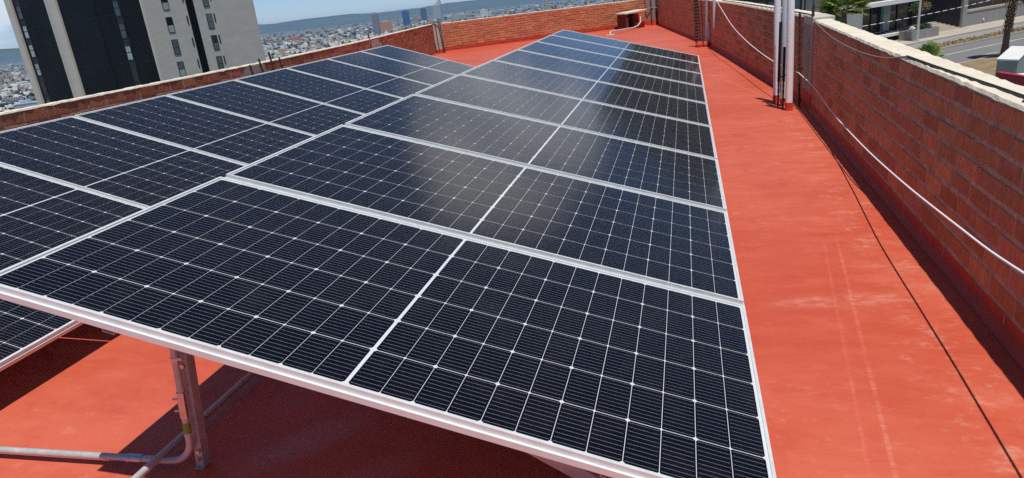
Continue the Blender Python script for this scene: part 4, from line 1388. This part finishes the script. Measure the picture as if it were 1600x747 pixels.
GREEN = [(0.055, 0.10, 0.03), (0.075, 0.13, 0.035), (0.04, 0.075, 0.025)]
bsh = thing('shrub', 'low green bush in the grey planter', 'shrub', st(76.0, 47.6, -6.95))
mb = MB(); leaf_cloud(mb, (0, 0, 0.28), 0.75, 0.35, 420, 0.13, GREEN); mb.build('foliage', M['leaf'], bsh)
mb = MB(); mb.tube([(0, 0, -0.1), (0.03, 0, 0.2)], 0.03, 6); mb.build('stem', M['bark'], bsh)
for i, (ds, r_, lab) in enumerate(((-1.35, 0.33, 'large pale boulder in the planter behind the lamp post'), (1.75, 0.22, 'small pale boulder at the right end of the planter'))):
    bm = bmesh.new(); bmesh.ops.create_icosphere(bm, subdivisions=2, radius=r_)
    for vv_ in bm.verts:
        vv_.co *= 1 + 0.14 * math.sin(vv_.co.x * 13 + i) * math.cos(vv_.co.z * 11)
    me = bpy.data.meshes.new('boulder'); bm.to_mesh(me); bm.free(); me.materials.append(M['concrete_pale'])
    o = bpy.data.objects.new('boulder', me); col.objects.link(o); o.location = st(75.2 + ds, 47.5, -6.97 + r_ * 0.6)
    tag(o, lab, 'boulder', None, 'thing')
tr = thing('small_tree', 'small tree with green and rusty orange leaves standing in the planter', 'tree', st(75.0, 47.9, -6.97))
mb = MB(); mb.tube([(0, 0, -0.1), (0.05, 0.02, 1.2), (0.12, 0.0, 2.1)], [0.07, 0.055, 0.04], 7)
mb.tube([(0.05, 0.02, 1.3), (0.5, 0.2, 2.3)], [0.035, 0.02], 6); mb.tube([(0.06, 0.02, 1.5), (-0.3, -0.1, 2.3)], [0.03, 0.02], 6); mb.build('trunk', M['bark'], tr)
mb = MB()
leaf_cloud(mb, (-0.1, 0.0, 2.3), 0.75, 0.6, 380, 0.13, GREEN)
leaf_cloud(mb, (0.75, 0.35, 2.35), 0.75, 0.55, 420, 0.12, [(0.28, 0.12, 0.06), (0.22, 0.14, 0.06), (0.12, 0.11, 0.04)])
mb.build('crown', M['leaf'], tr)

lp = thing('lamp_post', 'slender pale lamp post standing in front of the grey planter', 'lamp post', st(72.3, 45.9, -7.83))
mb = MB(); mb.tube([(0, 0, 0), (0, 0, 4.2), (0.0, 0, 7.4)], [0.14, 0.115, 0.09], 12); mb.build('pole', M['galv'], lp, True)
mb = MB(); mb.tube([(0, 0, 7.35), (0.3, -0.5, 7.9), (0.7, -1.3, 8.0)], [0.05, 0.045, 0.04], 8); mb.build('arm', M['galv'], lp, True)
mb = MB(); mb.box8([(0.6, -1.2, 7.92), (0.85, -1.1, 7.92), (1.0, -1.75, 7.94), (0.75, -1.85, 7.94), (0.6, -1.2, 8.08), (0.85, -1.1, 8.08), (1.0, -1.75, 8.05), (0.75, -1.85, 8.05)]); mb.build('lamp_head', M['galv'], lp)
mb = MB(); mb.box((-0.25, -0.25, 0), (0.25, 0.25, 0.06)); mb.build('base', M['kerb'], lp)
sg = thing('street_sign', 'grey street sign on a thin dark post at the far side of the road', 'street sign', st(83.5, 42.6, -7.95))
mb = MB(); mb.tube([(0, 0, 0), (0.02, 0, 2.9)], 0.05, 8); mb.build('post', M['frame_black'], sg)
sgf = MB(); sgf.obox(Vector((0, 0, 1.95)) - RD * 0.33 - RN * 0.12, RD * 0.66, RN * 0.03, Vector((0, 0, 0.95))); sgf.build('board', varied('sign_grey', (0.15, 0.17, 0.19), 0.5), sg)

mb = MB()
a_, b_ = st(60.5, 46.8, -5.45), st(92.0, 46.8, -4.75)
segs = [a_ + (b_ - a_) * (i / 24) - Vector((0, 0, 0.25 * (1 - (i / 12 - 1) ** 2))) for i in range(25)]
mb.tube(segs, 0.016, 6)
tag(mb.build('overhead_cable', M['wire']), 'overhead cable with white marker sleeves crossing before the glass building', 'cable', None, 'thing')
cab = bpy.data.objects['overhead_cable']
for i in range(3, 22):
    d_ = (segs[i + 1] - segs[i])
    mb = MB()
    mb.tube([segs[i] + d_ * 0.15, segs[i] + d_ * 0.75], 0.033, 6)
    mb.build('sleeve', M['pvc'], cab)

# --- tall dark glass building to the left of it
gb = thing('glass_building', 'tall dark glass building with pale vertical mullions behind the right parapet', 'building', (0, 0, 0))
ga, gb_az = -0.2, 8.2
A_ = Vector((CAM.x + math.sin(R(-1.6)) * 92, CAM.y + math.cos(R(-1.6)) * 92, 0))
B_ = Vector((CAM.x + math.sin(R(8.3)) * 78, CAM.y + math.cos(R(8.3)) * 78, 0))
gd = (B_ - A_); GL = gd.length; gd.normalize(); gn = Vector((-gd.y, gd.x, 0))
gb.matrix_world = Matrix(((gd.x, gn.x, 0, A_.x), (gd.y, gn.y, 0, A_.y), (0, 0, 1, 0), (0, 0, 0, 1)))
mb = MB(); mb.box((0, 0.1, -9), (GL, 14, 18.5)); mb.build('glass_wall', varied('curtain_wall', (0.19, 0.21, 0.225), 0.5, 0, 0.3, 0.25, 0.3), gb)
for i in range(15):
    x = GL * i / 14
    mb = MB(); mb.box((x - 0.09, -0.08, -9), (x + 0.09, 0.098, 18.5)); mb.build('mullion', M['cladding2'], gb)
for z in (-2.3, 1.2, 4.7, 8.2, 11.7, 15.2):
    mb = MB(); mb.box((0, -0.03, z), (GL, 0.097, z + (0.4 if z < 0 else 1.3))); mb.build('spandrel', M['cladding2'] if z < 0 else M['concrete_pale'], gb)  # pale upper bands added out of view to brighten the reflection in the panels
Ainv = gb.matrix_world.inverted()
q0 = Vector((12.6, 87.0, -9)); u_ = RD * 17; v_ = RN * 8
mb = MB(); mb.box8([Ainv @ p for p in (q0, q0 + u_, q0 + u_ + v_, q0 + v_, q0 + Vector((0, 0, 28)), q0 + u_ + Vector((0, 0, 28)), q0 + u_ + v_ + Vector((0, 0, 28)), q0 + v_ + Vector((0, 0, 28)))])
mb.build('reflection_blocker', bpy.data.materials['curtain_wall'], gb)  # added dark block behind the street, darkens the sky reflected in the panels
gw = thing('grey_building', 'grey panelled building between the dark glass one and the white slab', 'building', (0, 0, 0))
A2 = B_ + gd * 0.3
gw.matrix_world = Matrix(((gd.x, gn.x, 0, A2.x), (gd.y, gn.y, 0, A2.y), (0, 0, 1, 0), (0, 0, 0, 1)))
mb = MB(); mb.box((0, 0.3, -9), (3.0, 1.6, 2.0)); mb.build('wall', varied('grey_panels', (0.17, 0.18, 0.175), 0.7, 0, 0.3, 0.12, 0.6), gw)
for i in range(2):
    mb = MB(); mb.box((0.9 + i * 1.2, 0.26, -9), (0.95 + i * 1.2, 0.298, 2.0)); mb.build('joint', M['frame_black'], gw)
mb = MB(); mb.box((0, -1.8, -4.6), (3.6, 0.25, -4.0)); mb.build('terrace_slab', M['white_wall'], gw)


# --- palms
def fan_leaf(mb, base, d, up, length, spread, n, colour, droop=0.25, rr=rl):
    """petiole and a pleated fan of pointed fingers"""
    d = d.normalized()
    s = d.cross(up)
    if s.length < 1e-3:
        s = d.cross(Vector((1, 0, 0)))
    s.normalize()
    nrm = s.cross(d).normalized()
    hub = base + d * length * 0.45
    mb.add([base - s * 0.012, base + s * 0.012, hub + s * 0.008, hub - s * 0.008], [(0, 1, 2, 3)], 0, tuple(x * 0.9 for x in colour))
    for i in range(n):
        a = (i / (n - 1) - 0.5) * spread
        f = d * math.cos(a) + s * math.sin(a)
        L = length * 0.62 * (0.72 + 0.28 * math.cos(a)) * rr.uniform(0.88, 1.08)
        w = L * 0.115
        side_ = f.cross(nrm).normalized()
        mid = hub + f * L * 0.55 + nrm * (0.02 * (i % 2) * L)
        tip = hub + f * L - Vector((0, 0, 1)) * L * droop * rr.uniform(0.5, 1.4)
        g = rr.uniform(0.8, 1.5)
        mb.add([hub, mid + side_ * w, tip, mid - side_ * w], [(0, 1, 2, 3)], 0, tuple(x * g for x in colour))


def fan_palm(label, loc, trunk_h, trunk_r, leaf_len, nl, group=None, cols=((0.19, 0.28, 0.06), (0.11, 0.18, 0.04), (0.25, 0.33, 0.085))):
    t = thing('palm_tree', label, 'palm tree', loc, group)
    mb = MB()
    nseg_ = max(6, int(trunk_h / 0.16))
    mb.tube([(0.02 * math.sin(i), 0.02 * math.cos(i * 1.3), trunk_h * i / nseg_) for i in range(nseg_ + 1)], [trunk_r * (1.0 + 0.12 * (i % 2)) for i in range(nseg_ + 1)], 9)
    mb.build('trunk', M['bark'], t)
    mb = MB()
    for i in range(nl):
        a = i * 2.399963
        el = 1.35 - 1.75 * (i / nl) + rl.uniform(-0.12, 0.12)
        d = Vector((math.cos(a) * math.cos(el), math.sin(a) * math.cos(el), math.sin(el)))
        fan_leaf(mb, Vector((0, 0, trunk_h)), d, Vector((rl.uniform(-0.8, 0.8), rl.uniform(-0.8, 0.8), 1)), leaf_len * rl.uniform(0.85, 1.1), 3.3, 22, cols[i % 3], 0.12)
    mb.build('crown', M['leaf'], t)
    return t


fan_palm('bushy green fan palm rising just behind the right parapet left of the white wall', (10.85, 43.3, -8.0), 6.15, 0.14, 1.45, 34)
fan_palm('short young fan palm with bright leaves just over the coping by the lamp post', (13.45, 37.0, -8.0), 3.75, 0.10, 0.85, 22, None, ((0.19, 0.26, 0.06), (0.15, 0.22, 0.05), (0.23, 0.29, 0.08)))
tp = thing('palm_tree', 'tall palm with a rough stubby trunk on the verge beside the road', 'palm tree', st(61.8, 31.9, -7.85))
mb = MB()
mb.tube([(0, 0, 0), (0.03, 0, 0.9), (0.05, 0, 1.9), (0.13, 0.0, 3.4), (0.16, 0, 5.2)], [0.30, 0.24, 0.22, 0.23, 0.21], 12)
mb.build('trunk', M['bark'], tp, True)
mb = MB()
for i in range(150):
    a = i * 2.399963
    z = 1.95 + 3.1 * i / 150
    xo = 0.05 + 0.08 * (z - 1.9) / 1.5
    p = Vector((xo + math.cos(a) * 0.21, math.sin(a) * 0.21, z))
    o_ = Vector((math.cos(a), math.sin(a), 0))
    s_ = Vector((-o_.y, o_.x, 0))
    g = rl.uniform(0.6, 1.2)
    cc = (0.16 * g, 0.095 * g, 0.065 * g)
    q = p + o_ * 0.15 + Vector((0, 0, 0.22))
    mb.add([p - s_ * 0.08, p + s_ * 0.08, q + s_ * 0.05, q - s_ * 0.05], [(0, 1, 2, 3)], 0, cc)
    mb.add([q - s_ * 0.05 + o_ * 0.002, q + s_ * 0.05 + o_ * 0.002, q + s_ * 0.045 + o_ * 0.05 + Vector((0, 0, 0.05)), q - s_ * 0.045 + o_ * 0.05 + Vector((0, 0, 0.05))], [(0, 1, 2, 3)], 0, (0.5, 0.45, 0.38))
mb.build('leaf_stubs', M['leaf'], tp)
mb = MB()
for i in range(46):
    a = i * 2.399963
    el = 1.4 - 2.1 * (i / 46)
    d = Vector((math.cos(a) * math.cos(el), math.sin(a) * math.cos(el), math.sin(el)))
    fan_leaf(mb, Vector((0.16, 0, 5.3)), d, Vector((0, 0, 1)), 1.7, 2.6, 15, ((0.07, 0.11, 0.03), (0.055, 0.09, 0.03), (0.17, 0.13, 0.07))[i % 3 if i < 34 else 2], 0.35)
mb.build('crown', M['leaf'], tp)

# --- cabin, red building
kb = thing('cabin', 'pale green boxy cabin with a flat white roof, behind the red wall', 'cabin', (18.0, 41.0, -8.0))
A3, B3, D3 = Vector((18.0, 41.0, 0)), Vector((18.62, 40.1, 0)), Vector((20.6, 46.1, 0))
e1, e2 = B3 - A3, D3 - A3
mb = MB(); mb.obox(Vector((0, 0, -0.5)), e1, e2, Vector((0, 0, 3.42))); mb.build('wall', varied('cabin_green', (0.30, 0.345, 0.31), 0.7, 0, 0.3, 0.08, 0.8), kb)
mb = MB(); mb.obox(Vector((0, 0, 2.922)) - e1 * 0.03 - e2 * 0.01, e1 * 1.06, e2 * 1.02, Vector((0, 0, 0.08))); mb.build('roof', M['white_wall'], kb)
rb = thing('red_building', 'crimson painted wall of a low building with a white roof at the right edge', 'building', (13.7, 29.6, -8.0))
P0, P1 = Vector((0, 0, 0)), Vector((2.2, -10.2, 0))
dd_ = (P1 - P0).normalized(); nd_ = Vector((-dd_.y, dd_.x, 0))
mb = MB(); mb.obox(P0, dd_ * 10, nd_ * 0.2, Vector((0, 0, 4.0))); mb.build('wall', varied('crimson_paint', (0.42, 0.018, 0.045), 0.6, 0, 0.4, 0.07, 0.6), rb)
mb = MB(); mb.obox(P0 + nd_ * 0.21 + Vector((0, 0, -1)), dd_ * 10, nd_ * 5, Vector((0, 0, 4.85))); mb.build('roof', M['white_wall'], rb)

# --- car coming down the road at the right edge
def make_car(label, loc, heading):
    t = thing('parked_car', label, 'car', loc)
    t.rotation_euler = (0, 0, heading)
    paint = varied('silver_paint', (0.55, 0.57, 0.60), 0.3, 0.4, 0.5, 0.03, 1)
    # body from cross sections along the length (front at +x)
    prof = [(-2.3, 0.62, 1.00, 0.78), (-2.22, 0.36, 1.06, 0.86), (-1.2, 0.30, 1.08, 0.92), (0.6, 0.30, 1.06, 0.92), (1.3, 0.30, 1.04, 0.91), (2.05, 0.34, 0.96, 0.86), (2.28, 0.42, 0.84, 0.74), (2.34, 0.50, 0.70, 0.66)]
    mb = MB()
    vv, ff = [], []
    for x, z0, z1, w in prof:
        vv += [(x, -w * 0.9, z0), (x, -w, z0 + 0.18), (x, -w, z1 - 0.14), (x, -w * 0.88, z1), (x, w * 0.88, z1), (x, w, z1 - 0.14), (x, w, z0 + 0.18), (x, w * 0.9, z0)]
    for i in range(len(prof) - 1):
        for k in range(8):
            k2 = (k + 1) % 8
            ff.append((i * 8 + k, (i + 1) * 8 + k, (i + 1) * 8 + k2, i * 8 + k2))
    ff += [tuple(range(8)), tuple(range(len(prof) * 8 - 1, len(prof) * 8 - 9, -1))]
    mb.add(vv, ff)
    mb.build('body', paint, t, True)
    cab_ = [(-2.12, 1.04, 0.80), (-1.75, 1.72, 0.66), (-0.2, 1.80, 0.68), (0.35, 1.74, 0.66), (1.25, 1.05, 0.80)]
    mb = MB(); vv, ff = [], []
    for x, z, w in cab_:
        vv += [(x, -0.84, 1.03), (x, -w, z), (x, w, z), (x, 0.84, 1.03)]
    for i in range(4):
        for k in range(3):
            ff.append((i * 4 + k, (i + 1) * 4 + k, (i + 1) * 4 + k + 1, i * 4 + k + 1))
    mb.add(vv, ff); mb.build('cabin_glass', M['glass_dark'], t, True)
    mb = MB(); mb.box8([(-1.85, -0.66, 1.72), (0.4, -0.66, 1.74), (0.4, 0.66, 1.74), (-1.85, 0.66, 1.72), (-1.75, -0.6, 1.83), (0.25, -0.6, 1.85), (0.25, 0.6, 1.85), (-1.75, 0.6, 1.83)]); mb.build('roof', paint, t)
    for x in (-1.45, 1.42):
        for y in (-0.82, 0.82):
            mb = MB(); mb.tube([(x, y - 0.12, 0.36), (x, y + 0.12, 0.36)], 0.36, 18); wo = mb.build('wheel', M['black'], t)
            mb = MB(); mb.tube([(x, y - 0.125, 0.36), (x, y + 0.125, 0.36)], 0.22, 12); mb.build('rim', M['galv'], wo)
    for y in (-0.58, 0.58):
        mb = MB(); mb.box((2.22, y - 0.16, 0.70), (2.345, y + 0.16, 0.86)); mb.build('headlight', M['pvc'], t)
    mb = MB(); mb.box((2.25, -0.42, 0.50), (2.352, 0.42, 0.68)); mb.build('grille', M['frame_black'], t)
    mb = MB(); mb.box((2.2, -0.72, 0.34), (2.39, 0.72, 0.47)); mb.build('bumper', M['cladding2'], t)
    for y in (-0.98, 0.98):
        mb = MB(); mb.box((0.85, y - 0.1, 1.05), (1.0, y + 0.1, 1.2)); mb.build('mirror', paint, t)
    return t


make_car('silver car on the road just entering the photo at the right edge', st(77.2, 36.1, -7.95), math.atan2(-RD.y, -RD.x)).name = 'car'

# ------------------------------------------------------------------ air
mb = MB(); mb.box((-26000, -3000, -85), (9000, 27000, 60))
hz = bpy.data.materials.new('haze')
hz.use_nodes = True
ht = hz.node_tree
ht.nodes.remove(ht.nodes['Principled BSDF'])
pv = N(ht, 'ShaderNodeVolumePrincipled')
pv.inputs['Color'].default_value = (0.32, 0.62, 1.0, 1)
pv.inputs['Density'].default_value = 5.2e-5
pv.inputs['Anisotropy'].default_value = 0.0
ht.links.new(pv.outputs[0], ht.nodes['Material Output'].inputs['Volume'])
hz.cycles.homogeneous_volume = True if hasattr(hz.cycles, 'homogeneous_volume') else False
ho = mb.build('haze', hz)
tag(ho, None, None, None, 'stuff')
